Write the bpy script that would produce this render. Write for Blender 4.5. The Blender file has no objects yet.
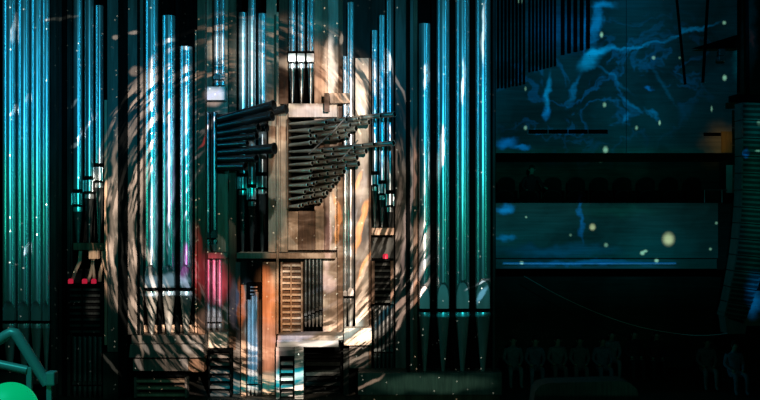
# A concert-hall pipe organ under a video-mapping show: organ front, balcony wall, line array, stalls audience.
import bpy, bmesh, math, random
from mathutils import Vector, Matrix

random.seed(7)
C = bpy.context.scene.collection
SC = bpy.context.scene
CAM = Vector((0.0, -26.0, 5.0))
F = 1040.0                                   # focal length in pixels of a 760 px wide frame


def S(Y):
    return F / (Y + 26.0)


def PX(px, Y):
    return (px - 380.0) / S(Y)


def PZ(py, Y):
    return 5.0 + (200.0 - py) / S(Y)


def P(px, py, Y):
    return Vector((PX(px, Y), Y, PZ(py, Y)))


# ------------------------------------------------------------------ materials
def _mat(name):
    m = bpy.data.materials.new(name)
    m.use_nodes = True
    nt = m.node_tree
    return m, nt, nt.nodes['Principled BSDF']


def mat_plain(name, col, rough=0.6, metal=0.0, var=0.25, scale=6.0, spec=0.4):
    m, nt, b = _mat(name)
    tc = nt.nodes.new('ShaderNodeTexCoord')
    nz = nt.nodes.new('ShaderNodeTexNoise')
    nz.inputs['Scale'].default_value = scale
    nz.inputs['Detail'].default_value = 4
    nt.links.new(tc.outputs['Object'], nz.inputs['Vector'])
    r = nt.nodes.new('ShaderNodeValToRGB')
    r.color_ramp.elements[0].position = 0.3
    r.color_ramp.elements[1].position = 0.7
    r.color_ramp.elements[0].color = (*[c * (1 - var) for c in col], 1)
    r.color_ramp.elements[1].color = (*[min(1, c * (1 + var)) for c in col], 1)
    nt.links.new(nz.outputs['Fac'], r.inputs['Fac'])
    nt.links.new(r.outputs['Color'], b.inputs['Base Color'])
    b.inputs['Roughness'].default_value = rough
    b.inputs['Metallic'].default_value = metal
    b.inputs['Specular IOR Level'].default_value = spec
    return m


def mat_wood(name, c1, c2, rough=0.55, scale=(9, 9, 0.7), spec=0.3):
    m, nt, b = _mat(name)
    tc = nt.nodes.new('ShaderNodeTexCoord')
    mp = nt.nodes.new('ShaderNodeMapping')
    mp.inputs['Scale'].default_value = scale
    nz = nt.nodes.new('ShaderNodeTexNoise')
    nz.inputs['Scale'].default_value = 2.2
    nz.inputs['Detail'].default_value = 6
    nz.inputs['Distortion'].default_value = 0.6
    r = nt.nodes.new('ShaderNodeValToRGB')
    r.color_ramp.elements[0].position = 0.32
    r.color_ramp.elements[1].position = 0.68
    r.color_ramp.elements[0].color = (*c1, 1)
    r.color_ramp.elements[1].color = (*c2, 1)
    nt.links.new(tc.outputs['Object'], mp.inputs['Vector'])
    nt.links.new(mp.outputs['Vector'], nz.inputs['Vector'])
    nt.links.new(nz.outputs['Fac'], r.inputs['Fac'])
    nt.links.new(r.outputs['Color'], b.inputs['Base Color'])
    b.inputs['Roughness'].default_value = rough
    b.inputs['Specular IOR Level'].default_value = spec
    return m


def mat_emit(name, col, strength):
    m, nt, b = _mat(name)
    b.inputs['Base Color'].default_value = (*[c * 0.5 for c in col], 1)
    b.inputs['Emission Color'].default_value = (*col, 1)
    b.inputs['Emission Strength'].default_value = strength
    return m


M = {}
M['tin'] = mat_plain('polished_tin', (0.66, 0.69, 0.70), 0.27, 0.72, 0.06, 1.5)
M['tin_foot'] = mat_plain('foot_tin', (0.50, 0.50, 0.46), 0.32, 0.65, 0.1, 2)
M['lip'] = mat_plain('lip_tin', (0.34, 0.36, 0.37), 0.4, 0.4, 0.08, 3)
M['zinc'] = mat_plain('dark_zinc', (0.16, 0.18, 0.18), 0.26, 0.85, 0.1, 2)
M['dark_tin'] = mat_plain('black_horn_metal', (0.05, 0.055, 0.058), 0.25, 0.8, 0.15, 3)
M['horn'] = mat_plain('small_horn_metal', (0.27, 0.275, 0.235), 0.3, 0.55, 0.2, 4)
M['rimtin'] = mat_plain('rim_tin', (0.45, 0.46, 0.40), 0.35, 0.6, 0.1, 4)
M['birch'] = mat_wood('pale_birch', (0.50, 0.42, 0.33), (0.66, 0.57, 0.47))
M['oak'] = mat_wood('mid_oak', (0.30, 0.20, 0.13), (0.46, 0.33, 0.23))
M['walnut'] = mat_wood('brown_walnut', (0.085, 0.045, 0.025), (0.16, 0.09, 0.05))
M['case'] = mat_wood('case_wood', (0.10, 0.088, 0.078), (0.17, 0.15, 0.13))
M['black'] = mat_wood('black_wood_and_gap', (0.002, 0.0025, 0.0025), (0.004, 0.005, 0.005), 0.8, spec=0.02)  # black wood; also the dark of gaps between pipes put into colour
M['darkcase'] = mat_wood('dark_case', (0.012, 0.016, 0.014), (0.026, 0.031, 0.028), 0.6, spec=0.2)
M['void'] = mat_plain('void_black', (0.006, 0.007, 0.007), 0.9, 0, 0.2, 2, 0.0)  # near-black stands in for unlit depth: backs, mouths, bores, slots
M['white'] = mat_plain('white_paint_and_lit_mouth', (0.80, 0.79, 0.76), 0.5, 0, 0.04, 3)
M['red'] = None
M['steel'] = mat_plain('grey_steel', (0.35, 0.36, 0.36), 0.35, 0.6, 0.1, 4)
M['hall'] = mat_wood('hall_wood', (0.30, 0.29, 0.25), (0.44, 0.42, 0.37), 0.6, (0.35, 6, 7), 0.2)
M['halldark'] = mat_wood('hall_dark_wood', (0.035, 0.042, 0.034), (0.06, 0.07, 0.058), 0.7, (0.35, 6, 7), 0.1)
M['slat'] = mat_plain('slat_black', (0.004, 0.004, 0.005), 0.8, 0, 0.2, 3, 0.05)
M['seat'] = mat_plain('seat_fabric', (0.010, 0.013, 0.011), 0.9, 0, 0.3, 9, 0.1)
M['seatrim'] = mat_plain('seat_rim', (0.035, 0.04, 0.034), 0.6, 0, 0.2, 9, 0.2)
M['speaker'] = mat_plain('speaker_grey', (0.13, 0.16, 0.14), 0.55, 0, 0.2, 5)
M['rail'] = mat_plain('rail_paint', (0.30, 0.36, 0.36), 0.38, 0.2, 0.06, 3)
M['floor'] = mat_wood('floor_wood', (0.03, 0.03, 0.025), (0.05, 0.05, 0.042), 0.6, (0.4, 5, 5))
M['skin'] = mat_plain('skin', (0.42, 0.29, 0.22), 0.6, 0, 0.08, 8)
M['hair'] = mat_plain('hair', (0.02, 0.016, 0.013), 0.6, 0, 0.3, 20)
M['cloth_blue'] = mat_plain('cloth_blue', (0.10, 0.17, 0.24), 0.9, 0, 0.2, 14)
M['cloth_grey'] = mat_plain('cloth_grey', (0.16, 0.17, 0.18), 0.9, 0, 0.2, 14)
M['cloth_pale'] = mat_plain('cloth_pale', (0.15, 0.20, 0.23), 0.9, 0, 0.2, 14)
M['cloth_black'] = mat_plain('cloth_black', (0.02, 0.02, 0.024), 0.9, 0, 0.2, 14)
M['led'] = mat_emit('led_blue', (0.0, 0.15, 0.36), 0.24)
M['red'] = mat_emit('red_signal', (0.8, 0.015, 0.06), 0.5)
M['globe'] = mat_emit('globe_green', (0.0, 0.55, 0.20), 0.62)
M['lampwarm'] = mat_emit('lamp_warm', (0.8, 0.45, 0.15), 0.25)
M['cable'] = mat_plain('cable_sheath', (0.55, 0.58, 0.55), 0.45, 0, 0.1, 3)
M['ochre'] = mat_wood('orange_lit_panel', (0.42, 0.25, 0.07), (0.55, 0.34, 0.11), 0.6)  # orange lamp glow on the panel is put into this colour

# ------------------------------------------------------------------ object helpers


def tag(o, label, cat, group=None):
    o['label'] = label
    o['category'] = cat
    if group:
        o['group'] = group
    return o


def thing(name, label, cat, loc=(0, 0, 0), group=None):
    o = bpy.data.objects.new(name, None)
    o.empty_display_size = 0.1
    C.objects.link(o)
    o.location = loc
    return tag(o, label, cat, group)


class MB:
    """Collects shapes given in world coordinates; build() links them as one mesh object."""

    def __init__(self):
        self.bm = bmesh.new()

    def box(self, x0, x1, y0, y1, z0, z1, bevel=0.0):
        r = bmesh.ops.create_cube(self.bm, size=1.0)
        vs = r['verts']
        for v in vs:
            v.co = Vector(((x0 + x1) / 2 + v.co.x * (x1 - x0), (y0 + y1) / 2 + v.co.y * (y1 - y0), (z0 + z1) / 2 + v.co.z * (z1 - z0)))
        if bevel > 0:
            es = list({e for v in vs for e in v.link_edges})
            bmesh.ops.bevel(self.bm, geom=es, offset=bevel, segments=2, affect='EDGES', profile=0.6)
        return self

    def pbox(self, a, b, t, u, Y, depth, bevel=0.0):
        """Box whose front face at depth Y spans columns a..b and rows t..u of the frame."""
        return self.box(PX(a, Y), PX(b, Y), Y, Y + depth, max(0.003, PZ(u, Y)), PZ(t, Y), bevel)

    def prism(self, pts, y0, y1):
        """Outline pts (x, z) extruded from y0 to y1."""
        f = [self.bm.verts.new((x, y0, z)) for x, z in pts]
        g = [self.bm.verts.new((x, y1, z)) for x, z in pts]
        n = len(pts)
        self.bm.faces.new(f)
        self.bm.faces.new(list(reversed(g)))
        for i in range(n):
            j = (i + 1) % n
            self.bm.faces.new((f[j], f[i], g[i], g[j]))
        bmesh.ops.recalc_face_normals(self.bm, faces=self.bm.faces)
        return self

    def tube(self, pts, rad, seg=10, caps=True):
        """Tube through pts; rad one number or one per point."""
        pts = [Vector(p) for p in pts]
        if not hasattr(rad, '__len__'):
            rad = [rad] * len(pts)
        rings = []
        for i, p in enumerate(pts):
            d = (pts[min(i + 1, len(pts) - 1)] - pts[max(i - 1, 0)]).normalized()
            up = Vector((0, 0, 1)) if abs(d.z) < 0.9 else Vector((0, 1, 0))
            a = d.cross(up).normalized()
            b = a.cross(d).normalized()
            rings.append([self.bm.verts.new(p + (a * math.cos(t) + b * math.sin(t)) * rad[i])
                          for t in [2 * math.pi * k / seg for k in range(seg)]])
        for r0, r1 in zip(rings, rings[1:]):
            for k in range(seg):
                self.bm.faces.new((r0[k], r0[(k + 1) % seg], r1[(k + 1) % seg], r1[k]))
        if caps:
            self.bm.faces.new(list(reversed(rings[0])))
            self.bm.faces.new(rings[-1])
        return self

    def lathe(self, prof, cx, cy, seg=28):
        """Vertical lathe: prof = [(radius, z)] bottom to top, open at both ends."""
        rings = [[self.bm.verts.new((cx + r * math.sin(2 * math.pi * k / seg), cy - r * math.cos(2 * math.pi * k / seg), z)) for k in range(seg)] for r, z in prof]
        for r0, r1 in zip(rings, rings[1:]):
            for k in range(seg):
                self.bm.faces.new((r0[k], r0[(k + 1) % seg], r1[(k + 1) % seg], r1[k]))
        return self

    def build(self, name, mat, parent=None, smooth=False, origin=None):
        bmesh.ops.recalc_face_normals(self.bm, faces=self.bm.faces)
        me = bpy.data.meshes.new(name)
        o = bpy.data.objects.new(name, me)
        off = Vector((0, 0, 0))
        if parent is not None:
            q = parent
            while q is not None:
                off += Vector(q.location)
                q = q.parent
            o.parent = parent
        elif origin is not None:
            off = Vector(origin)
            o.location = off
        bmesh.ops.translate(self.bm, verts=self.bm.verts, vec=-off)
        self.bm.to_mesh(me)
        self.bm.free()
        me.materials.append(mat)
        if smooth:
            for p in me.polygons:
                p.use_smooth = True
            try:
                me.set_sharp_from_angle(angle=math.radians(40))
            except Exception:
                pass
        C.objects.link(o)
        return o


def struct(name, mb, mat):
    o = mb.build(name, mat)
    o['kind'] = 'structure'
    return o


# ------------------------------------------------------------------ the setting
struct('floor', MB().box(-16, 16, -16, 12, -0.1, 0.0), M['floor'])
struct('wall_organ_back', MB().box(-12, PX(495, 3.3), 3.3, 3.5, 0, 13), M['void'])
struct('wall_organ_side', MB().box(PX(494.2, 0.68), PX(495.8, 0.68), 0.68, 3.28, 0, 13), M['void'])

YU = 3.0                                                   # upper hall wall plane
mb = MB()
mb.box(PX(495.5, YU), PX(626, YU), YU, YU + 0.25, PZ(153, YU), 12)
mb.box(PX(626.6, YU), PX(737, YU), YU, YU + 0.25, PZ(153, YU), 12)
struct('wall_upper', mb, M['hall'])
YB = 6.6
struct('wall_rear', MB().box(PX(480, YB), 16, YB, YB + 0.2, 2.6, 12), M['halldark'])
YP = 2.4                                                   # balcony front plane
struct('wall_balcony', MB().box(PX(495.5, YP), PX(718, YP), YP, YP + 0.2, PZ(258, YP), PZ(203, YP)), M['hall'])
struct('wall_balcony_end', MB().box(PX(718, YP) + .005, PX(752, YP), YP + 0.1, YP + 0.3, PZ(270, YP), PZ(203.5, YP)), M['halldark'])
mb = MB()
mb.box(PX(495.5, YP), PX(716, YP), YP - 0.06, YP + 0.2, PZ(268.5, YP), PZ(259, YP))
struct('trim_balcony', mb, M['hall'])
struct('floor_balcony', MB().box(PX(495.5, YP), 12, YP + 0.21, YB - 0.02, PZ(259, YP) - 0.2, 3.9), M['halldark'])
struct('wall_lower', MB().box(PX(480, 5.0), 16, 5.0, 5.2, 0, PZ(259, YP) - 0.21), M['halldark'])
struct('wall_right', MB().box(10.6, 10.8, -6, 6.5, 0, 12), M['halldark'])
struct('wall_left', MB().box(-16.2, -16.0, -10, 3.3, 0, 13), M['void'])

# ------------------------------------------------------------------ organ pipes
LIFT = 0.003
NUM = ('first', 'second', 'third', 'fourth', 'fifth', 'sixth', 'seventh', 'eighth', 'ninth', 'tenth')


def arch_body(R, z0, z1, mh, cx, cy, seg=56):
    """Pipe body with a flattened, round-arched upper lip pressed into its front, and an open hollow top."""
    mb = MB()
    zs = [z0 + mh * 1.02 * i / 18 for i in range(19)] + [z0 + mh * 1.3, z1]
    grid = []
    for z in zs:
        row = []
        for k in range(seg):
            t = 2 * math.pi * k / seg
            x, y = R * math.sin(t), -R * math.cos(t)
            u = (z - z0) / mh
            if y < 0 and u < 1.0:
                hw = 0.86 * R * (1.0 if u < 0.5 else math.sqrt(max(0.0, 1 - ((u - 0.5) / 0.5) ** 2)))
                if abs(x) < hw:
                    y = max(y, -R * 0.30)
            row.append(mb.bm.verts.new((cx + x, cy + y, z)))
        grid.append(row)
    inner = [mb.bm.verts.new((v.co.x * 0.93 + cx * 0.07, v.co.y * 0.93 + cy * 0.07, z1)) for v in grid[-1]]
    deep = [mb.bm.verts.new((v.co.x, v.co.y, z1 - 0.25)) for v in inner]
    grid += [inner, deep]
    for r0, r1 in zip(grid, grid[1:]):
        for k in range(seg):
            mb.bm.faces.new((r0[k], r0[(k + 1) % seg], r1[(k + 1) % seg], r1[k]))
    return mb


def organ_pipe(cx, w, top, mouth, toe, Y, label, group, mh, mat='tin', lipw=1.0, ears=False, gap=3.0, foot='tin_foot', toer=0.34, bodyw=None):
    """A flue pipe: body with arched upper lip, dark mouth, bright lower lip and tapering foot. Rows are of the frame at depth Y."""
    s = S(Y)
    R = w / 2 / s
    cy = Y + R
    x = PX(cx, Y)
    zt = PZ(max(top, -45), Y)
    zm, zf = PZ(mouth, Y), max(0.006, PZ(toe, Y) + LIFT)
    zl = PZ(mouth + gap, Y)
    t = thing('organ_pipe', label, 'organ pipe', (x, cy, zf), group)
    Rb = R if bodyw is None else bodyw / 2 / s
    if ears:
        arch_body(Rb, PZ(mouth - mh - 2.5, Y), zt, 0.02, x, cy).build('pipe_body', M[mat], t, True)
        # tuning collar above the mouth, square ears left and right of it
        MB().lathe([(R * 1.02, PZ(mouth - mh, Y)), (R * 1.04, PZ(mouth - mh - 3, Y)), (Rb, PZ(mouth - mh - 4, Y))], x, cy).build('collar', M['black'], t, True)
        MB().lathe([(R * 0.98, zm), (R * 0.98, PZ(mouth - mh, Y))], x, cy).build('upper_lip', M[mat], t, True)
        for sx in (-1, 1):
            MB().box(x + sx * R - 0.012, x + sx * R + 0.012, Y - 0.05, Y + R, PZ(mouth + 1, Y), PZ(mouth - mh, Y), 0.003).build('ear', M[mat], t)
    else:
        arch_body(R, zm, zt, mh / s, x, cy).build('pipe_body', M[mat], t, True)
        H = mh / s
        out = [(x + 0.84 * R * math.cos(q), zm + H * 0.5 + 0.48 * H * math.sin(q)) for q in [math.pi * k / 16 for k in range(17)]]
        if mh > 15:
            lip = MB().prism([(x - 0.84 * R, zm + 0.004), (x + 0.84 * R, zm + 0.004)] + out, cy - 0.62 * R, cy - 0.60 * R)
            for v in lip.bm.verts:                                     # the lip leans back towards its top
                v.co.y += 0.26 * R * (v.co.z - zm) / H
            lip.build('upper_lip', M['lip'], t)
            MB().tube([(a_, cy - math.sqrt(max(0.0, R * R - (a_ - x) ** 2)) - 0.004, b_) for a_, b_ in out], 0.011, 6).build('lip_rim', M[mat], t, True)
    MB().lathe([(R * 0.62, zl), (R * 0.62, zm)], x, cy, 20).build('mouth_slit', M['void'], t, True)
    zb = PZ(mouth + gap + 4.5, Y)
    prof = [(R * toer, zf), (R * (0.35 * 1 + 0.65 * toer), zf + (zb - zf) * 0.35), (R * 0.97, zb), (R * 1.0, zb + 0.01), (R * 0.98, zl)]
    MB().lathe(prof, x, cy).build('foot', M[foot], t, True)
    MB().lathe([(R * 1.015, zb), (R * 1.03, (zb + zl) / 2), (R * 1.0, zl), (R * 0.6, zl)], x, cy).build('lower_lip', M[mat], t, True)
    return t


def stand_board(a, b, row, h, Y, depth, name, label, cat, mat, y_off=-0.03):
    o = MB().box(PX(a, Y), PX(b, Y), Y + y_off, Y + y_off + depth, PZ(row + h, Y), PZ(row, Y), 0.008).build(name, M[mat], None, False, P((a + b) / 2, row + h, Y))
    return tag(o, label, cat)


# broad pipes at the organ's left end
GL = 'broad blue-lit pipes at the left end of the organ'
for (cx, w, toe, lb) in ((7.5, 13.6, 372, 'broad shiny blue organ pipe at the far left end above the raised slanting handrail'),
                         (22, 12.4, 372, 'broad shiny blue organ pipe, second from the left end of the organ'),
                         (35, 11.6, 372, 'broad shiny blue organ pipe, third from the left end of the organ'),
                         (45.1, 7.2, 372, 'narrower shiny blue organ pipe beside the dark panel, fourth from the left end')):
    organ_pipe(cx, w, -45, 321, toe, 0.0, lb, GL, 20)
stand_board(-14, 49.5, 372, 12, 0.0, 0.6, 'wind_chest', 'dark wind chest under the four broad pipes behind the teal handrail', 'wind chest', 'darkcase', -0.05)

# three slim pipes with staggered square mouths
GS = 'slim pipes with staggered square mouths, left tower'
organ_pipe(76.6, 9.4, -45, 204, 243, 0.5, 'slim blue organ pipe with the lowest square green mouth of the left tower', GS, 11, ears=True, gap=3, bodyw=9, foot='zinc')
organ_pipe(88, 9.2, -45, 191, 243, 0.5, 'slim blue organ pipe with the middle square mouth of the left tower', GS, 11, ears=True, gap=3, bodyw=9, foot='zinc')
organ_pipe(98.3, 8.6, 5, 180, 243, 0.5, 'slim blue organ pipe with visible top and highest square mouth of the left tower', GS, 13, ears=True, gap=3, bodyw=7.8, foot='zinc')
stand_board(73.4, 104, 243, 7, 0.5, 0.5, 'rack_board', 'short dark board carrying the three slim pipes of the left tower', 'board', 'walnut')

# three arched-mouth pipes
GM = 'three blue and cream pipes with arched mouths, left of centre'
organ_pipe(150, 13.4, -45, 288, 335, 0.0, 'tall organ pipe with arched mouth running out of the top, first of the arched trio', GM, 23, gap=3.5)
organ_pipe(167.5, 12.8, 15, 288, 335, 0.0, 'organ pipe with arched mouth and middle-height top, second of the arched trio', GM, 23, gap=3.5)
organ_pipe(185, 12.4, 46, 288, 335, 0.0, 'shortest organ pipe with arched purple mouth, third of the arched trio', GM, 23, gap=3.5)

# niche pipes and the lower dark ones
GN = 'pipes of the narrow niche beside the black trumpets'
organ_pipe(216, 5.6, -45, 79, 87, 0.7, 'thin blue organ pipe standing on the pale block, left one of the niche pair', GN, 5, gap=1.5)
organ_pipe(222, 5.6, -45, 79, 87, 0.7, 'thin blue organ pipe standing on the pale block, right one of the niche pair', GN, 5, gap=1.5)
organ_pipe(207.4, 4.4, 112, 238, 251.6, 0.7, 'very thin dark teal organ pipe under the pale block, beside the brown post', GN, 6, gap=2, mat='zinc')
organ_pipe(213.6, 7, 112, 238, 251.6, 0.7, 'dark teal organ pipe under the pale block, next to the black trumpets', GN, 8, gap=2, mat='zinc')

# centre-left trio
GC = 'blue pipes behind the black horizontal trumpets'
organ_pipe(242.2, 8.2, 12, 188, 252, 1.0, 'short-topped blue organ pipe behind the black trumpets, first of three', GC, 11, ears=True, gap=2.5, bodyw=8.0, foot='zinc')
organ_pipe(251.4, 8.0, -45, 199, 252, 0.9, 'blue organ pipe behind the black trumpets reaching out of the top, middle of three', GC, 11, ears=True, gap=2.5, bodyw=7.8, foot='zinc')
organ_pipe(261.8, 9.2, 13, 187, 252, 1.0, 'short-topped blue organ pipe beside the tall timber post, third of three behind the black trumpets', GC, 11, ears=True, gap=2.5, bodyw=9, foot='zinc')

# white-mouth trio
GW = 'three pipes with glaring white mouths above the pale board'
for cx, lb in ((292, 'blue organ pipe with glaring white mouth, left of the white-mouthed trio'),
               (301, 'blue organ pipe with glaring white mouth, centre of the white-mouthed trio'),
               (310.4, 'blue organ pipe with glaring white mouth, right of the white-mouthed trio')):
    t = organ_pipe(cx, 7.2, -45, 61.5, 104, 0.95, lb, GW, 1.0, gap=2, foot='zinc', bodyw=None)
    Y = 0.95
    x, R = PX(cx, Y), 3.6 / S(Y)
    b = MB().box(x - R * 1.02, x + R * 1.02, Y - 0.03, Y + R, PZ(61, Y), PZ(53.5, Y), 0.006).build('lit_mouth', M['white'], t)  # white paint stands in for bright light on the mouth
    b['label'] = 'square pipe mouth lit white'
    MB().box(x - R * 1.05, x + R * 1.05, Y - 0.035, Y + R, PZ(53.4, Y), PZ(51.2, Y), 0.006).build('mouth_bar', M['black'], t)

# thin pipes right of centre
GT = 'thin pipes right of the brown casework'
organ_pipe(350.6, 6.8, 2, 296, 338, 0.7, 'tall thin teal organ pipe in front of the pale post with its whole top showing', GT, 9, gap=2.5)
organ_pipe(345, 4.2, 56, 296, 338, 0.75, 'very thin short blue organ pipe tucked beside the tall thin teal one', GT, 6, gap=2.5)

GR = 'slim pipes with staggered mouths, right tower'
organ_pipe(374.7, 5.8, 30, 184, 228, 0.5, 'lowest-topped slim blue organ pipe of the right tower beside the pale post', GR, 9, ears=True, gap=2.5, bodyw=5.6, foot='zinc')
organ_pipe(382, 6.2, 15, 193, 228, 0.5, 'middle slim blue organ pipe of the right tower with a visible top', GR, 9, ears=True, gap=2.5, bodyw=6.0, foot='zinc')
organ_pipe(390, 7.2, -45, 205, 228, 0.5, 'slim blue organ pipe of the right tower running out of the top', GR, 11, ears=True, gap=2.5, bodyw=7, foot='zinc')
stand_board(371.5, 394, 228, 7, 0.5, 0.5, 'rack_board', 'short pale board carrying the slim pipes of the right tower', 'board', 'oak')

# four big pipes at the right end
GB = 'four broad teal pipes at the right end of the organ'
organ_pipe(424.8, 11.6, 23, 309, 372, 0.0, 'broad teal organ pipe with visible top, first of the four at the right end', GB, 24, gap=3.5, toer=0.28)
organ_pipe(443.4, 13.2, -45, 309, 372, 0.0, 'broad teal organ pipe, second of the four at the right end', GB, 26, gap=3.5, toer=0.28)
organ_pipe(463, 14.4, -45, 309, 372, 0.0, 'broad teal organ pipe, third of the four at the right end', GB, 28, gap=3.5, toer=0.28)
organ_pipe(483.6, 15.6, -45, 309, 372, 0.0, 'broadest teal organ pipe at the right end, next to the hall wall', GB, 30, gap=3.5, toer=0.28)
o = MB().box(PX(358, -.12), PX(502, -.12), -0.12, 0.63, PZ(395, -.12), PZ(372, 0), 0.012).build('wind_chest', M['case'], None, False, P(430, 395, -0.12))
tag(o, 'long dark green wind chest beam under the four broad right-end pipes', 'wind chest')
MB().pbox(360, 500, 395.2, 410, -0.06, 0.6).build('plinth', M['walnut'], o).matrix_parent_inverse = Matrix()
for ch in o.children:
    pass

# small pipes at the foot of the organ
GP = 'thin lit pipes below the dark crossboard'
for i, (cx, w) in enumerate(((208, 4.2), (213.6, 4.6), (219.4, 4.8))):
    organ_pipe(cx, w, 260, 322, 332, 0.6, 'thin rose-lit organ pipe below the niche, %s of three' % ('first', 'second', 'third')[i], GP, 5, gap=1.6)
for i, cx in enumerate((248.6, 252.4, 256.2)):
    organ_pipe(cx, 3.6, 300 - 4 * i, 384, 396, 0.4, 'thin blue organ pipe in the low bundle left of the orange panel, %s of three' % ('first', 'second', 'third')[i], GP, 4, gap=1.4)
GK = 'row of thin dark pipes right of the stepped rack'
for i in range(5):
    organ_pipe(305.6 + i * 3.75, 3.2, 259, 316 - 1.6 * i, 327, 0.8, 'thin dark organ pipe beside the stepped timber rack, %s of the row of five' % ('first', 'second', 'third', 'fourth', 'fifth')[i], GK, 3.5, mat='zinc', gap=1.4, foot='tin_foot')

# ------------------------------------------------------------------ organ case: built-in timber frame
case = thing('organ_case', 'dark timber organ case of tall posts and panels holding all the pipes', 'organ case', P(300, 400, 0.5))


def on(z, Y):
    """Frame row at depth Y of something standing on height z."""
    return 200 + (5.0 - z - 0.004) * S(Y)


Z_RIGHT, Z_TRIO, Z_TREAD = PZ(372, 0), PZ(335, 0), PZ(335.6, 0.05)


def part(name, mat, *boxes):
    """One part per call; boxes = (a, b, top, bottom, Y, depth)."""
    mb = MB()
    for (a, b, t, u, Y, d) in boxes:
        mb.pbox(a, b, t, u, Y, d, 0.006)
    return mb.build(name, M[mat], case)


FLOOR_ROW = 399
# black uprights; some paint in the dark gaps between pipes
for (a, b, Y, d) in ((118.5, 127, -0.05, 0.3), (137.2, 139.4, -0.02, 0.2), (407.2, 410, -0.05, 0.3), (431.4, 435.6, 0.2, 0.2), (450.6, 454.6, 0.2, 0.2), (470.6, 474.6, 0.2, 0.2),
                     (158.3, 160.5, 0.15, 0.2), (175.5, 179, 0.15, 0.2)):
    part('post', 'black', (a, b, -60, FLOOR_ROW if a < 120 else on(Z_RIGHT if a > 400 else Z_TRIO, Y), Y, d))
part('post', 'black', (62, 66, -60, 399, 0.49, 0.1))
part('post', 'walnut', (197.4, 204.8, -60, on(Z_TRIO, 0.1), 0.1, 0.35))
part('post', 'walnut', (229, 235.6, -60, 350, 0.78, 0.2))
part('post', 'darkcase', (50.8, 55.4, -60, 399, 0.1, 0.3))
part('post', 'darkcase', (67, 70.2, -60, 399, 0.49, 0.1))
part('post', 'oak', (276.4, 278.4, 12, on(Z_TREAD, 0.3), 0.3, 0.12))
part('post', 'oak', (195, 197, 30, on(Z_TRIO, 0.35), 0.35, 0.2))
part('post', 'oak', (104.4, 107, 100, 345, 0.2, 0.2))
part('post', 'darkcase', (492.8, 495.4, -60, on(Z_RIGHT, 0.05), 0.05, 0.35))
part('post', 'walnut', (413.6, 417.4, -60, on(Z_RIGHT, 0.25), 0.25, 0.3))
# panels
part('panel', 'darkcase', (54.6, 72, -60, 399, 0.6, 0.1))
part('panel', 'case', (107.4, 118.4, -60, 352, 0.18, 0.1))
part('panel', 'case', (127.2, 137, -60, on(Z_TRIO, 0.05), 0.05, 0.15))
part('panel', 'case', (139.6, 142.6, -60, on(Z_TRIO, 0.05), 0.05, 0.15))
part('panel', 'black', (143, 196, -60, 338, 0.7, 0.1))
part('panel', 'oak', (144, 194, 325, on(Z_TRIO, 0.52), 0.52, 0.07))
part('panel', 'darkcase', (103, 128, 353, 399, 0.1, 0.12))
part('panel', 'oak', (206, 228.5, -60, 350, 1.25, 0.1))
part('panel', 'black', (219, 276, 118, 252, 1.55, 0.1))
part('panel', 'oak', (266.4, 276.3, -60, 104, 1.2, 0.1))
part('panel', 'walnut', (279, 288, -60, 104, 1.35, 0.1))
part('panel', 'black', (287, 315, -60, 104, 1.75, 0.1))
part('panel', 'oak', (314.4, 328, -60, 250, 1.4, 0.1))
part('panel', 'birch', (328, 338.4, -60, 250, 1.3, 0.1))
part('panel', 'walnut', (338.6, 343, -60, 176, 1.25, 0.1))
part('panel', 'darkcase', (343, 372, -60, 58, 1.3, 0.1))
part('panel', 'darkcase', (371, 410, -60, 399, 1.2, 0.1))
part('panel', 'case', (395.4, 407, -60, on(Z_RIGHT, 0.55), 0.55, 0.1))
part('panel', 'case', (410.2, 413.4, -60, on(Z_RIGHT, 0.2), 0.2, 0.1))
part('panel', 'void', (410, 492.5, -60, 399, 0.75, 0.1))  # near-black back standing in for unlit depth
part('panel', 'birch', (323, 345, 256, 342, 1.1, 0.1))
part('panel', 'oak', (262.4, 276, 262, 399, 0.62, 0.1))
part('panel', 'case', (232.6, 240, 262, 399, 0.8, 0.1))
part('panel', 'darkcase', (240.5, 262, 258, 399, 1.0, 0.1))
part('panel', 'void', (206, 372, 344, 399, 1.6, 0.1))  # near-black back standing in for unlit depth
part('panel', 'case', (349.4, 368.6, 346.4, on(Z_RIGHT, 0.55), 0.55, 0.08))
part('panel', 'darkcase', (343.4, 348.8, 349, 399, 0.55, 0.12))
# stout inner posts and boards
part('post', 'oak', (268.4, 280, 104, 252, 0.66, 0.25))
part('post', 'oak', (280.4, 287.4, 110, 252, 0.62, 0.28))
part('post', 'walnut', (324.2, 329.4, 93, 112, 0.3, 0.12))
part('post', 'walnut', (324.2, 329.4, 118.4, 250, 1.1, 0.12))
part('post', 'oak', (337.4, 343, 175, 338, 0.9, 0.2))
part('post', 'birch', (355.4, 368.6, 58, 344, 0.55, 0.25))
part('post', 'walnut', (369, 371, 58, on(Z_RIGHT, 0.55), 0.55, 0.2))
part('post', 'oak', (241, 245.8, 285, 399, 0.5, 0.15))
part('panel', 'oak', (288, 298, 211.5, 250, 0.95, 0.1))
part('panel', 'walnut', (298.4, 315, 211, 250, 1.05, 0.1))
part('panel', 'oak', (315.4, 324, 209, 250, 1.0, 0.1))

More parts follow.
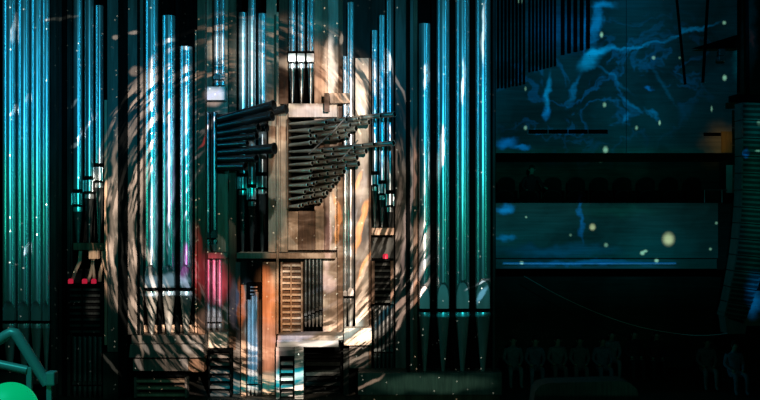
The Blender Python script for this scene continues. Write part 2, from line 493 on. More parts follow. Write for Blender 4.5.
# boards that carry pipes: each one lifts out
tag(MB().box(PX(288.5, .8), PX(337, .8), 0.8, 1.27, PZ(117, .8), PZ(104, .95), 0.008).build('rack_board', M['birch'], None, False, P(312, 117, .8)), 'pale birch board under the white-mouthed pipes, above the small trumpets', 'board')
tag(MB().pbox(329.8, 350, 93, 103, 0.28, 0.35, 0.01).build('timber_arm', M['oak'], None, False, P(340, 103, .6)), 'short brown timber arm sticking out beside the pale birch board', 'timber')
tag(MB().box(PX(205.4, .6), PX(224.4, .6), 0.6, 1.05, PZ(100, .6), PZ(87, .7), 0.006).build('pipe_block', M['white'], None, False, P(215, 100, .6)), 'pale block in the niche with blue and rose light under two thin pipes', 'block')
tag(MB().box(PX(236.6, .45), PX(336, .45), 0.45, 1.08, PZ(258.5, .45), 3.65, 0.008).build('crossboard', M['oak'], None, False, P(286, 258, .45)), 'long dark gold crossboard under the black trumpets and brown boxes', 'board')
tag(MB().box(PX(207.8, .45), PX(226.6, .45), 0.45, 1.0, PZ(258.5, .45), 3.66, 0.008).build('crossboard', M['oak'], None, False, P(217, 258, .45)), 'short red-lit crossboard under two dark teal pipes, above the rose-lit pipes', 'board')
tag(MB().box(PX(208.2, .5), PX(226.8, .5), 0.5, 1.1, PZ(348, .5), PZ(332, .6), 0.02).build('pipe_bench', M['birch'], None, False, P(215, 348, .5)), 'pale bench with swirling light under the rose-lit thin pipes', 'bench')
# front wind chests below the arched trio
ch = thing('wind_chest', 'pale striped wind chest under the three arched-mouth pipes', 'wind chest', P(170, 372, -0.1))
mb = MB()
zt_, zb_ = PZ(335.0, 0.0), PZ(343.8, -0.1)
mb.box(PX(131, -.1), PX(203.6, -.1), -0.06, 0.6, zb_, zt_, 0.01)
mb.build('top_board', M['case'], ch)
mb = MB()
mb.prism([(PX(131, -.1), PZ(344, -.1)), (PX(203.6, -.1), PZ(344, -.1)), (PX(204.4, -.1), PZ(357, -.1)), (PX(129.6, -.1), PZ(357, -.1))], -0.18, 0.5)
mb.build('front_board', M['case'], ch)
MB().pbox(133, 188, 359, 371, 0.0, 0.45, 0.01).build('lower_board', M['case'], ch)
MB().pbox(188.4, 204, 359, 372, 0.05, 0.4, 0.01).build('end_block', M['walnut'], ch)

# white step frame in the lower centre
fr = thing('step_frame', 'white painted step frame in front of the stepped timber rack', 'frame', P(305, 400, .3))
MB().pbox(277.6, 343, 335.6, 340, 0.05, 0.82, 0.006).build('tread', M['birch'], fr)
MB().pbox(277, 338.4, 340.4, 347, 0.02, 0.12, 0.006).build('front_rail', M['white'], fr)
MB().pbox(279.4, 294, 347.4, 356, 0.06, 0.1, 0.004).build('apron', M['steel'], fr)
for a, b in ((276, 279.2), (294.6, 303.4)):
    MB().pbox(a, b, 347.2, 399, 0.1, 0.14, 0.006).build('leg', M['white'], fr)
# second stepped board on the right
o = MB().pbox(344, 371.6, 328, 345.4, 0.2, 0.33, 0.01).build('ledge_board', M['birch'], None, False, P(355, 345, .2))
tag(o, 'pale ledge board with blue and cream light at the foot of the pale post', 'board')


# ------------------------------------------------------------------ racks with rungs
def rack(label, a, b, t, u, Y, n, side, rung, rail=2.2, depth=0.35, caps=(), split=None, back='void'):
    r = thing('rung_rack', label, 'rack', P((a + b) / 2, u, Y))
    for (p, q) in ((a, a + rail), (b - rail, b)):
        MB().pbox(p, q, t, u, Y, depth, 0.004).build('side_rail', M[side], r)
    if split:
        MB().pbox(split - rail / 3, split + rail / 3, t + 2, u, Y, depth * 0.6, 0.003).build('divider', M[side], r)
    MB().pbox(a, b, t - 2.2, t - 0.1, Y - 0.02, depth + 0.02, 0.004).build('top_rail', M['black' if back != 'oak' else 'oak'], r)
    MB().box(PX(a + rail, Y), PX(b - rail, Y), Y + depth, Y + depth + 0.04, max(0.003, PZ(u, Y)), PZ(t, Y)).build('back_board', M[back], r)
    for i in range(n):
        y = t + (u - t) * (i + 0.6) / n
        h = (u - t) / n * 0.36
        MB().pbox(a + rail + 0.1, b - rail - 0.1, y - h / 2, y + h / 2, Y + 0.03, depth - 0.06, 0.003).build('rung', M[rung], r)
    for cx in caps:
        k = MB()
        z = PZ(t - 2.1, Y)
        k.lathe([(0.002, z), (2.6 / S(Y), z), (2.6 / S(Y), z + 0.09), (1.8 / S(Y), z + 0.12), (0.002, z + 0.125)], PX(cx, Y), Y + 0.09, 16)
        kk = k.build('cap', M['red'], r, True)
        kk['label'] = 'glowing red cap'
    return r


rack('black rung rack with three red caps on top in the left tower', 67, 102.6, 286, 334, 0.12, 8, 'black', 'darkcase', 2.4, 0.3, (69.6, 83.6, 92.8), 82)
rack('amber timber rack with close stepped rungs right of the orange panel', 280.6, 302.6, 262, on(Z_TREAD, 0.7), 0.7, 12, 'oak', 'birch', 1.8, 0.3, (), 291, 'walnut')
rack('black rung rack with one red cap in the right tower', 371.6, 393.6, 261, 304, 0.1, 7, 'walnut', 'darkcase', 3, 0.3, (385.4,))
GLB = 'thin dark pipes at the base of the left tower'
for i in range(6):
    organ_pipe(74 + i * 5.1, 4.2, 337, 385, 398, 0.2, 'thin dark teal organ pipe below the black left rack, %s from the left' % NUM[i], GLB, 4, mat='zinc', gap=1.4, foot='zinc')
GRB = 'thin dark pipes at the base of the right tower'
for i in range(5):
    organ_pipe(375.6 + i * 4, 3.3, 306, 352, 370, 0.15, 'thin dark teal organ pipe below the right tower rack, %s from its left' % NUM[i], GRB, 4, mat='zinc', gap=1.4, foot='zinc')
rack('low dark rung rack under the pale bench with swirling light', 208.4, 231.2, 352, 398, 0.3, 6, 'black', 'case', 1.6, 0.4)
rack('low dark rung rack under the pale striped wind chest', 134, 187, 377, 398, 0.1, 3, 'case', 'oak', 2.2, 0.3)
rack('narrow low rung rack between the white step frame legs', 279.6, 294.2, 359, 398, 0.3, 5, 'black', 'white', 1.2, 0.3)
rack('tiny dark comb rack with bright pegs above the low blue pipe bundle', 246.6, 261, 285, 299, 0.75, 4, 'black', 'tin', 3.6, 0.2)
rack('low dark rung rack behind the white step frame, above the dark floor', 304, 342, 358, 398, 0.9, 4, 'black', 'darkcase', 1.6, 0.4)

# bent pale wind ducts above the left rack
GD = 'bent pale ducts above the black left rack'
for pts, lb in ((((80.6, 251), (79.6, 262), (75, 272), (71.8, 281.6)), 'bent pale wind duct over the leftmost red cap'),
                (((103, 251), (103.4, 262), (100.4, 272), (99.6, 281.6)), 'bent pale wind duct at the end of the rack beside the dark panel')):
    q = [P(x, y, 0.35) for x, y in pts]
    o = MB().tube(q, 0.045, 12).build('wind_duct', M['oak'], None, True, q[-1])
    tag(o, lb, 'duct', GD)
t = thing('wind_duct', 'pale forked wind duct with a square timber head over the middle of the black rack', 'duct', P(93, 284, .35), GD)
MB().pbox(88.6, 98, 250.6, 259, 0.3, 0.2, 0.01).build('head_block', M['oak'], t)
for x1 in (88, 94.6):
    MB().tube([P(93, 259.3, .4), P(92.6, 264, .4), P((x1 + 93) / 2, 274, .4), P(x1, 281.6, .4)], 0.04, 10).build('branch', M['oak'], t, True)


# ------------------------------------------------------------------ horizontal trumpets
def trumpet(name, label, group, p0, p1, r0, r1, mat, rim=True):
    p0, p1 = Vector(p0), Vector(p1)
    t = thing(name, label, 'trumpet pipe', p0, group)
    d = p1 - p0
    n = 7
    pts = [p0 + d * (i / n) for i in range(n + 1)]
    rr = [r0 + (r1 - r0) * ((i / n) ** 1.15) for i in range(n + 1)]
    pts2 = pts + [p1 - d * 0.002, p1 - d.normalized() * 0.35]
    rr2 = rr + [r1 * 0.9, r1 * 0.7]
    mb = MB()
    # outer wall, then turned inside to a deep dark bore
    seg = 16
    dn = d.normalized()
    a = dn.cross(Vector((0, 0, 1))).normalized()
    b = a.cross(dn).normalized()
    rings = [[mb.bm.verts.new(p + (a * math.cos(x) + b * math.sin(x)) * r) for x in [2 * math.pi * k / seg for k in range(seg)]] for p, r in zip(pts, rr)]
    for q0, q1 in zip(rings, rings[1:]):
        for k in range(seg):
            mb.bm.faces.new((q0[k], q0[(k + 1) % seg], q1[(k + 1) % seg], q1[k]))
    mb.bm.faces.new(list(reversed(rings[0])))
    mb.build('resonator', M[mat], t, True)
    mb = MB()
    depth = min(0.4, d.length * 0.3)
    mb.tube([p1 - dn * 0.002, p1 - dn * depth], [r1 * 0.97, r1 * 0.8], seg, False)
    ring = [v for v in mb.bm.verts][seg:]
    mb.bm.faces.new(ring)
    mb.build('bore', M['void'], t, True)
    if rim:
        mb = MB()
        mb.tube([p1 - dn * 0.03, p1 - dn * 0.02, p1, p1 + dn * 0.004], [r1 * 1.0, r1 * 1.12, r1 * 1.12, r1 * 0.94], seg, False)
        mb.build('bell_rim', M['rimtin' if mat == 'horn' else mat], t, True)
    return t


GBT = 'black horizontal trumpets pointing to the right'
BT = [  # root px, root py, rootY, mouth px, mouth py, mouthY, root width, mouth width, label
    (219, 119, 0.62, 274, 105, -0.12, 6.8, 9.6, 'long black horizontal trumpet at the top of the upper bank'),
    (238, 120, 1.00, 286.4, 108.8, 0.42, 5.6, 9.0, 'black horizontal trumpet set farther back, its mouth reaching the tall timber posts'),
    (219, 126.6, 0.62, 272.4, 116, -0.10, 6.8, 9.2, 'long black horizontal trumpet, second from the top of the upper bank'),
    (238, 131, 1.00, 267, 127.4, 0.60, 5.0, 8.0, 'stubby black horizontal trumpet half hidden behind the upper bank'),
    (219, 133.4, 0.60, 258.6, 127.6, 0.05, 6.0, 8.2, 'mid-length black horizontal trumpet, third from the top of the upper bank'),
    (219, 139.4, 0.60, 256.8, 136, 0.08, 5.0, 7.0, 'mid-length black horizontal trumpet, fourth from the top of the upper bank'),
    (219, 145.0, 0.60, 247.4, 143.2, 0.15, 4.6, 5.6, 'shortest black horizontal trumpet of the upper bank, its lowest'),
    (219, 152.4, 0.62, 274.6, 148.4, -0.12, 5.6, 10.6, 'thick long black horizontal trumpet heading the lower bank'),
    (219, 158.8, 0.60, 256.4, 158.4, 0.06, 6.0, 7.6, 'mid-length black horizontal trumpet in the middle of the lower bank'),
    (219, 166.4, 0.56, 245.4, 166.4, 0.16, 6.4, 7.8, 'short black horizontal trumpet at the bottom of the lower bank'),
]
for (a, b, Ya, c, d, Yc, w0, w1, lb) in BT:
    trumpet('black_trumpet', lb, GBT, P(a, b, Ya - .42), P(c, d, Yc - .42), w0 / 2 / S(Ya), w1 / 2 / S(Yc), 'dark_tin', True)
t = thing('trumpet_block', 'dark upright block from which the black trumpets stick out', 'block', P(218, 172, 0.7))
MB().pbox(217.4, 220.4, 114, 171, 0.33, 0.25, 0.006).build('boot_board', M['black'], t)
MB().pbox(220.6, 239, 114, 171, 0.66, 0.1, 0.006).build('rear_board', M['black'], t)

GST = 'small horizontal trumpets fanning out to the right'
ROWS = [  # root row, longest mouth (px, py)
    (124, 394.6, 114.2), (131, 369, 122), (137.5, 356, 128.5), (144.5, 349, 135), (151, 393.6, 143), (157.5, 366, 151),
    (164, 357, 157.5), (170, 358.6, 163.6), (177, 344, 171.4), (183.6, 339, 178.6), (190.4, 333, 186), (197, 327, 193), (204, 321, 200.6)]
ORD = ('top', 'second', 'third', 'fourth', 'fifth', 'sixth', 'seventh', 'eighth', 'ninth', 'tenth', 'eleventh', 'twelfth', 'lowest')
NTH = ('longest', 'second longest', 'third longest', 'fourth longest', 'fifth longest', 'shortest')
rnd = random.Random(3)
for i, (ry, mx, my) in enumerate(ROWS):
    for k in range(6):
        f = (1.0, 0.86, 0.71, 0.57, 0.43, 0.29)[k] + (rnd.uniform(-0.065, 0.065) if k else 0)
        Y0 = 1.24 - 0.165 * k - (0.075 if i % 2 else 0.0)
        xr, xe = -2.30, (291 + (mx - 291) * f - 380) / S(0.5)
        Y1 = Y0 - 0.85 * (xe - xr)
        y0 = ry + 0.2 * i + rnd.uniform(-0.6, 0.6)
        y1 = ry + 0.2 * i + (my - ry - 0.2 * i) * f + (0.2 * k + rnd.uniform(-1.0, 1.0) if k else 0)
        w1 = (5.4 if k == 0 else rnd.uniform(3.4, 4.5)) - 0.04 * i
        trumpet('small_trumpet', 'small bronze horizontal trumpet, %s in the %s row of the fan' % (NTH[k], ORD[i]), GST,
                (xr, Y0, PZ(y0, Y0)), (PX(291 + (mx - 291) * f, Y1), Y1, PZ(y1, Y1)), 1.1 / S(Y0), w1 / 2 / S(Y1), 'horn')
t = thing('trumpet_block', 'narrow dark block behind the timber post holding the small trumpet fan', 'block', P(289, 208, 1.0))
MB().box(-2.362, -2.325, 0.30, 1.30, PZ(208.6, 0.5), PZ(119.5, 0.5), 0.004).build('boot_board', M['walnut'], t)
GRD = 'thin diagonal stay rods across the small trumpets'
for (a, b, c, d, lb) in ((308.6, 154, 333, 131, 'thin bright stay rod crossing the middle of the small trumpet fan'),
                         (331, 134, 349, 113.6, 'thin bright stay rod crossing the upper part of the small trumpet fan'),
                         (339, 162, 358, 140, 'thin bright stay rod crossing the outer part of the small trumpet fan')):
    yr = -0.85 - 0.06 * (a % 3)
    q0, q1 = P(a, b, yr), P(c, d, yr)
    tag(MB().tube([q0, q1], 0.016, 8).build('stay_rod', M['steel'], None, True, q0), lb, 'rod', GRD)

# ------------------------------------------------------------------ hall on the right
# hanging black slat screens with stepped lower edges
GSL = 'black slat screens hanging before the upper wall'
for (a, b, n, w, bots, lb) in ((497, 526.6, 8, 2.1, (88, 88, 88, 87, 86, 86, 85, 84), 'longest black slat screen hanging beside the organ end'),
                               (528.4, 557.6, 8, 2.0, (72, 71, 70.6, 69.6, 68.6, 67.6, 66.6, 66), 'middle-length black slat screen between two other slat screens'),
                               (561, 592.6, 5, 3.5, (54.6, 53, 51.6, 50, 48.4), 'shortest black slat screen with wide gaps beside the bright blue wall streak')):
    Y = 2.85
    r = thing('slat_screen', lb, 'slat screen', P((a + b) / 2, bots[0], Y), GSL)
    pitch = (b - a) / n
    for i in range(n):
        MB().pbox(a + i * pitch + 0.3, a + i * pitch + 0.3 + w, -60, bots[i], Y, 0.10, 0.008).build('slat', M['slat'], r)
    MB().pbox(a, b, -66, -60.2, Y, 0.10, 0.008).build('top_rail', M['slat'], r)

# dark slot in the wall
v = thing('wall_vent', 'long dark slot vent low on the blue-lit upper wall', 'vent', P(568, 134, YU - .04))
MB().pbox(527.6, 608.4, 128.6, 134.6, YU - 0.03, 0.028, 0.004).build('vent_frame', M['steel'], v)
for i in range(4):
    MB().pbox(528.4 + 20 * i, 547.8 + 20 * i, 129.4, 133.8, YU - 0.045, 0.014).build('vent_opening', M['void'], v)

# blue light strip under the balcony front
t = thing('mounted_light_strip', 'thin glowing blue light strip along the foot of the balcony front', 'light strip', P(590, 264, YP - .1))
MB().pbox(503, 676, 262.2, 263.2, YP - 0.10, 0.035, 0.004).build('diffuser', M['led'], t)
MB().pbox(502, 677, 263.3, 264.8, YP - 0.10, 0.038, 0.004).build('channel', M['steel'], t)
la = bpy.data.lights.new('led_strip_light', 'AREA')
la.shape = 'RECTANGLE'; la.size = 4.7; la.size_y = 0.03; la.energy = 0.5; la.color = (0.05, 0.4, 1.0)
lo = bpy.data.objects.new('led_strip_light', la); C.objects.link(lo)
lo.location = P(590, 263.5, YP - 0.13); lo.rotation_euler = (math.radians(60), 0, 0)

# balcony seats
def seat_master():
    t = thing('balcony_seat', 'x', 'seat', (0, 0, 0))
    mb = MB()
    w, h = 0.265, 0.62
    pts = [(-w, 0.42)] + [(-w * 1.0, 0.80)] + [(-w * math.cos(q), 0.86 + 0.17 * math.sin(q)) for q in [math.pi * k / 12 for k in range(1, 12)]] + [(w, 0.80), (w, 0.42)]
    mb.prism(pts, 0.16, 0.26)
    mb.build('backrest', M['seat'], t, True)
    mb = MB()
    for k in range(24):
        pass
    pts = [Vector((-w * math.cos(q), 0.155, 0.86 + 0.17 * math.sin(q))) for q in [math.pi * k / 14 for k in range(15)]]
    mb.tube(pts, 0.012, 6)
    mb.build('back_rim', M['seatrim'], t, True)
    MB().box(-0.24, 0.24, -0.26, 0.15, 0.33, 0.385, 0.02).build('cushion', M['seat'], t, True)
    for sx in (-0.265, 0.265):
        MB().box(sx - 0.02, sx + 0.02, -0.26, 0.12, 0.0, 0.62, 0.01).build('armrest', M['seat'], t)
    return t


def dup(root, loc, label, group=None, rotz=None):
    r = root.copy(); C.objects.link(r); r.location = loc; r['label'] = label
    if group:
        r['group'] = group
    if rotz is not None:
        r.rotation_euler = (0, 0, rotz)
    for chd in list(root.children):
        c = chd.copy(); C.objects.link(c); c.parent = r
        for g in chd.children:
            d = g.copy(); C.objects.link(d); d.parent = c
    return r


seat0 = seat_master()
NUM = ('first', 'second', 'third', 'fourth', 'fifth', 'sixth', 'seventh', 'eighth', 'ninth', 'tenth')
first = True
floor_b = 3.9
for row, (Y, topy, xs) in enumerate(((5.3, 177, [507 + 23.4 * i for i in range(9)]), (3.6, 190.5, [505 + 24.2 * i for i in range(8)]))):
    zseat = PZ(topy, Y) - 1.03
    if row == 0:
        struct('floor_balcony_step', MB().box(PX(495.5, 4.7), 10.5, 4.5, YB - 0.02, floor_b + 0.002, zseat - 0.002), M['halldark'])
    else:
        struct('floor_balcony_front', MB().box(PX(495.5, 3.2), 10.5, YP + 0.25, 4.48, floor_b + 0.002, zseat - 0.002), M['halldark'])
    for i, px in enumerate(xs):
        lb = 'dark upholstered balcony seat, %s from the organ in the %s row' % (NUM[i], ('rear', 'front')[row])
        loc = (PX(px, Y), Y, zseat)
        if first:
            seat0.location = loc; seat0['label'] = lb; seat0['group'] = 'rows of dark balcony seats'; first = False
        else:
            dup(seat0, loc, lb, 'rows of dark balcony seats')
ZF_FRONT = PZ(190.5, 3.6) - 1.03
ZF_REAR = PZ(177, 5.3) - 1.03

# balcony side rail and pale board at the end
t = thing('guard_rail', 'thin pale guard rail at the end of the balcony seats', 'rail', P(705, 203, 2.6))
for a in (704.6, 722):
    MB().tube([P(a, 202.6, 2.52), P(a, 190, 2.52)], 0.018, 8).build('rail_post', M['steel'], t, True)
MB().tube([P(704.6, 190, 2.52), P(727, 190, 2.52)], 0.018, 8).build('top_bar', M['steel'], t, True)
o = MB().pbox(726.6, 740, 165, 193, 2.58, 0.06, 0.01).build('side_board', M['white'], None, False, P(733, 193, 2.58))
tag(o, 'pale upright board beside the end of the balcony rail', 'board')
MB().pbox(729, 738, 193.2, 203, 2.58, 0.05).build('foot_bracket', M['black'], o).location = (0, 0, 0)
for chd in o.children:
    if chd.name.startswith('foot_bracket'):
        chd.data.transform(Matrix.Translation((0, 0, 0)))

# ochre door leaf and dark lintel near the line array
t = thing('wall_panel', 'ochre timber panel with a dark slot beside it next to the line array', 'panel', P(728, 152, YU - .1))
MB().pbox(721.6, 735.6, 131.4, 152.6, YU - 0.06, 0.05, 0.008).build('leaf', M['ochre'], t)
MB().pbox(704, 721, 132.6, 136, YU - 0.05, 0.045, 0.004).build('slot', M['void'], t)

# rigging: hanging cables, truss arm, fixture
GH = 'black drop cables before the upper wall'
for (a, b, c, d, w, lb) in ((675, -20, 685.4, 84, 2.4, 'slanting black drop cable before the blue wall, farthest from the line array'),
                            (709, -20, 703, 82, 2.8, 'slanting black drop cable crossing the black winged truss arm'),
                            (739.6, -20, 738.6, 92, 3.0, 'black drop cable nearest the line array bar on its left'),
                            (746.4, -20, 748, 96, 3.6, 'thick black drop cable ending on the line array bar')):
    q0, q1 = P(a, b, 2.7), P(c, d, 2.7)
    tag(MB().tube([q0, q0.lerp(q1, 0.5), q1], w / 2 / S(2.7), 10).build('hanging_cable', M['black'], None, True, q1), lb, 'cable', GH)
t = thing('truss_arm', 'black wing-shaped truss arm with a small lamp hanging below', 'truss', P(720, 48, 2.0))
mb = MB()
mb.prism([(PX(693, 2), PZ(48.4, 2)), (PX(737, 2), PZ(35, 2)), (PX(737, 2), PZ(48, 2))], 1.9, 2.1)
mb.build('wing', M['slat'], t)
t2 = thing('hanging_lamp', 'small dark stage lamp hanging under the black winged truss arm', 'lamp', P(722, 60, 2.0))
MB().pbox(719.6, 725.4, 48.5, 55.4, 1.95, 0.14, 0.008).build('yoke', M['steel'], t2)
MB().pbox(719, 726, 56, 60.4, 1.92, 0.2, 0.01).build('housing', M['steel'], t2)

# line array
YL = 0.4
s = S(YL)
la_ = thing('line_array', 'tall curved hanging stack of dark green loudspeaker cabinets at the edge of the hall', 'loudspeaker', P(752, 330, YL))
MB().pbox(735, 772, 94.4, 100.6, YL - 0.1, 0.5, 0.01).build('rigging_bar', M['slat'], la_)
# axis of the array in frame coordinates (left edge), curving toward the hall
edge = [(742, 102), (742, 120), (742.2, 138), (742.2, 156), (742, 173), (741.6, 190), (740.8, 207), (739.6, 223), (738, 239), (736, 255), (733.4, 271), (730.4, 287), (727.4, 302), (723.6, 317)]
for i in range(13):
    (xa, ya), (xb, yb) = edge[i], edge[i + 1]
    wdt = 31 if i < 9 else 31 - (i - 9) * 2.4
    wdb = 31 if i + 1 < 9 else 31 - (i - 8) * 2.4
    sl = 1.2 + i * 0.22
    A = [(xa, ya + 0.4), (xa + wdt, ya + 0.4 + sl), (xb + wdb, yb - 0.5 + sl), (xb, yb - 0.5)]
    mb = MB()
    mb.prism([(PX(x, YL), PZ(y, YL)) for x, y in A], YL, YL + 0.55)
    cab = mb.build('cabinet', M['speaker'], la_)
    mb = MB()
    for k in range(3):
        f0, f1 = 0.12 + 0.3 * k, 0.12 + 0.3 * k + 0.16
        q = [(xa + (xb - xa) * f0 + 1, ya + (yb - ya) * f0 + 0.4), (xa + (xb - xa) * f0 + wdt - 1, ya + (yb - ya) * f0 + sl),
             (xa + (xb - xa) * f1 + wdb - 1, ya + (yb - ya) * f1 + sl), (xa + (xb - xa) * f1 + 1, ya + (yb - ya) * f1 + 0.4)]
        mb.prism([(PX(x, YL), PZ(y, YL)) for x, y in q], YL - 0.03, YL - 0.002)
    mb.build('grille', M['seatrim'], cab)
mb = MB()
mb.prism([(PX(x, YL), PZ(y, YL)) for x, y in ((724, 312), (728, 318.4), (746.6, 325), (745, 333.6), (727, 334))], YL - 0.02, YL + 0.5)
mb.build('bottom_frame', M['speaker'], la_)
o = MB().pbox(744, 767, 291, 326, 2.3, 0.08, 0.01).build('side_panel', M['hall'], None, False, P(760, 326, 2.3))  # wall panel behind the array, with no hanger
tag(o, 'blue-lit upright panel showing behind the foot of the line array', 'panel')

# hanging cable between balcony and line array
ctrl = [(524, 276), (560, 296), (600, 314), (640, 327), (680, 334), (705, 335.4), (727.4, 333.4)]
pts = []
for i in range(len(ctrl) - 1):
    p0 = ctrl[max(i - 1, 0)]; p1 = ctrl[i]; p2 = ctrl[i + 1]; p3 = ctrl[min(i + 2, len(ctrl) - 1)]
    for k in range(6):
        u = k / 6
        f = lambda a, b, c, d: 0.5 * ((2 * b) + (-a + c) * u + (2 * a - 5 * b + 4 * c - d) * u * u + (-a + 3 * b - 3 * c + d) * u ** 3)
        pts.append((f(p0[0], p1[0], p2[0], p3[0]), f(p0[1], p1[1], p2[1], p3[1])))
pts.append(ctrl[-1])
q = [P(x, y, 2.25 - 1.9 * i / (len(pts) - 1)) for i, (x, y) in enumerate(pts)]
tag(MB().tube(q, 0.009, 6).build('hanging_cable', M['cable'], None, True, q[0]), 'thin pale slack cable curving from under the balcony to the line array foot', 'cable')


# ------------------------------------------------------------------ people
def skin_body(name, verts, edges, radii, parent, mats, face_mat):
    me = bpy.data.meshes.new(name)
    me.from_pydata([Vector(v) for v in verts], edges, [])
    o = bpy.data.objects.new(name, me)
    C.objects.link(o)
    o.modifiers.new('skin', 'SKIN')
    for i, r in enumerate(radii):
        sv = me.skin_vertices[0].data[i]
        sv.radius = r if hasattr(r, '__len__') else (r, r)
        sv.use_root = (i == 0)
    ss = o.modifiers.new('sub', 'SUBSURF'); ss.levels = 1; ss.render_levels = 1
    dg = bpy.context.evaluated_depsgraph_get()
    dg.update()
    ev = o.evaluated_get(dg)
    nm = bpy.data.meshes.new_from_object(ev)
    o.modifiers.clear()
    o.data = nm
    nm.materials.clear()
    for m in mats:
        nm.materials.append(m)
    for p in nm.polygons:
        p.use_smooth = True
        p.material_index = face_mat(p.center)
    o.parent = parent
    return o


def person_seated(label, loc, cloth, group, hair='hair', lean=0.0, turn=0.0, arm=0):
    """Seated figure, feet at z = 0, hips at 0.5, facing -Y; one continuous body mesh."""
    t = thing('person', label, 'person', loc, group)
    t.rotation_euler = (0, 0, turn)
    l = lean
    V = [(0, 0.02, 0.52), (0, 0.04 - l * .3, 0.72), (0, 0.05 - l * .7, 0.92), (0, 0.03 - l, 1.04), (0, 0.0 - l * 1.1, 1.12), (0, -0.02 - l * 1.2, 1.20), (0, -0.02 - l * 1.25, 1.30)]
    E = [(0, 1), (1, 2), (2, 3), (3, 4), (4, 5), (5, 6)]
    Rr = [(0.16, 0.12), (0.15, 0.11), (0.17, 0.11), (0.10, 0.08), (0.055, 0.055), (0.085, 0.10), (0.065, 0.075)]
    for sx in (-1, 1):
        b = len(V)
        if arm == 1 and sx > 0:          # elbow out, forearm resting forward on the rail
            V += [(sx * .19, 0.04 - l * .9, 0.99), (sx * .31, -0.05 - l, 0.80), (sx * .40, -0.22 - l, 0.68), (sx * .42, -0.30 - l, 0.66)]
        else:
            V += [(sx * .19, 0.04 - l * .9, 0.99), (sx * .25, 0.02 - l * .6, 0.74), (sx * .16, -0.20, 0.62), (sx * .10, -0.27, 0.61)]
        E += [(2, b), (b, b + 1), (b + 1, b + 2), (b + 2, b + 3)]
        Rr += [0.07, 0.05, 0.038, 0.03]
        b = len(V)
        V += [(sx * .10, -0.02, 0.50), (sx * .14, -0.42, 0.52), (sx * .14, -0.42, 0.10), (sx * .15, -0.54, 0.05)]
        E += [(0, b), (b, b + 1), (b + 1, b + 2), (b + 2, b + 3)]
        Rr += [0.10, 0.07, 0.045, 0.04]
    body = skin_body('body', V, E, Rr, t, [M[cloth], M['skin']], lambda c: 1 if (c.z > 1.09 or (c.y < -0.235 and 0.56 < c.z < 0.72)) else 0)
    # face details and hair follow the head
    hx, hy, hz = 0.0, -0.02 - l * 1.2, 1.23
    mb = MB()
    r = bmesh.ops.create_uvsphere(mb.bm, u_segments=14, v_segments=9, radius=1.0)
    for v in r['verts']:
        v.co = Vector((hx + v.co.x * 0.092, hy + 0.022 + v.co.y * 0.105, hz + 0.045 + v.co.z * 0.105))
    for v in list(mb.bm.verts):
        if v.co.y < hy - 0.055 and v.co.z < hz + 0.07:
            v.co.y = hy - 0.03
    o = mb.build('hair', M[hair], None, True)
    o.parent = t
    mb = MB()
    r = bmesh.ops.create_cone(mb.bm, segments=8, radius1=0.016, radius2=0.006, depth=0.04)
    for v in r['verts']:
        v.co = Vector((hx + v.co.x, hy - 0.095 + v.co.y - (0.012 if v.co.z < 0 else 0), hz + v.co.z))
    for sx in (-1, 1):
        mb.tube([(hx + sx * 0.078, hy - 0.005, hz - 0.025), (hx + sx * 0.09, hy, hz + 0.01), (hx + sx * 0.085, hy + 0.01, hz + 0.03)], [0.01, 0.015, 0.01], 6)
    o = mb.build('nose_and_ears', M['skin'], None, True)
    o.parent = t
    return t


person_seated('person in dark clothes leaning forward in the rear balcony row, one elbow out', (PX(530.4, 5.16), 5.16, ZF_REAR + 0.005), 'cloth_black', 'listeners', 'hair', 0.24, 0.0, 1)
AUD = [  # px, Y, turn, cloth, label
    (513, 1.9, 0.06, 'cloth_pale', 'person in pale clothes seated nearest the organ end of the stalls'),
    (535, 1.8, 0.0, 'cloth_blue', 'person in blue clothes seated second from the organ end of the stalls'),
    (557, 1.95, 0.06, 'cloth_grey', 'person in grey clothes seated in the middle of the dim stalls group'),
    (579.6, 1.85, -0.06, 'cloth_grey', 'person in grey seated between a blue-clad neighbour and the middle of the group'),
    (602, 1.8, 0.05, 'cloth_blue', 'person in blue seated close to the dark rounded bench'),
    (611, 3.1, 0.0, 'cloth_pale', 'person in pale blue top seated one row behind the dim stalls group'),
    (634, 3.2, 0.05, 'cloth_black', 'person in black seated between the pale blue top and the last black-clad one'),
    (656, 3.0, -0.05, 'cloth_black', 'person in black seated last in the row behind the rounded bench'),
    (706, 1.6, 0.0, 'cloth_grey', 'person in dark grey seated alone below the line array'),
    (734, 0.9, 0.1, 'cloth_blue', 'person in dark blue seated at the corner under the line array'),
]
chair_m = None
for i, (px, Y, tr, cl, lb) in enumerate(AUD):
    person_seated(lb, (PX(px, Y), Y, 0.004), cl, 'listeners', 'hair', 0.02 + 0.03 * (i % 3), tr)
    c = thing('stall_chair', 'dark stalls chair, %s from the organ end in the stalls group' % NUM[i], 'chair', (PX(px, Y), Y, 0.004), 'dark stalls chairs')
    c.rotation_euler = (0, 0, tr)
    for nm, bx in (('seat', (-0.22, 0.22, -0.22, 0.20, 0.30, 0.365)), ('backrest', (-0.22, 0.22, 0.215, 0.26, 0.30, 0.80))):
        mbx = MB().box(*bx, 0.015)
        oo = mbx.build(nm, M['seat'], None); oo.parent = c
    for sx in (-1, 1):
        for sy in (-0.18, 0.18):
            oo = MB().box(sx * .19 - .015, sx * .19 + .015, sy - .015, sy + .015, 0, 0.298).build('leg', M['seat'], None); oo.parent = c

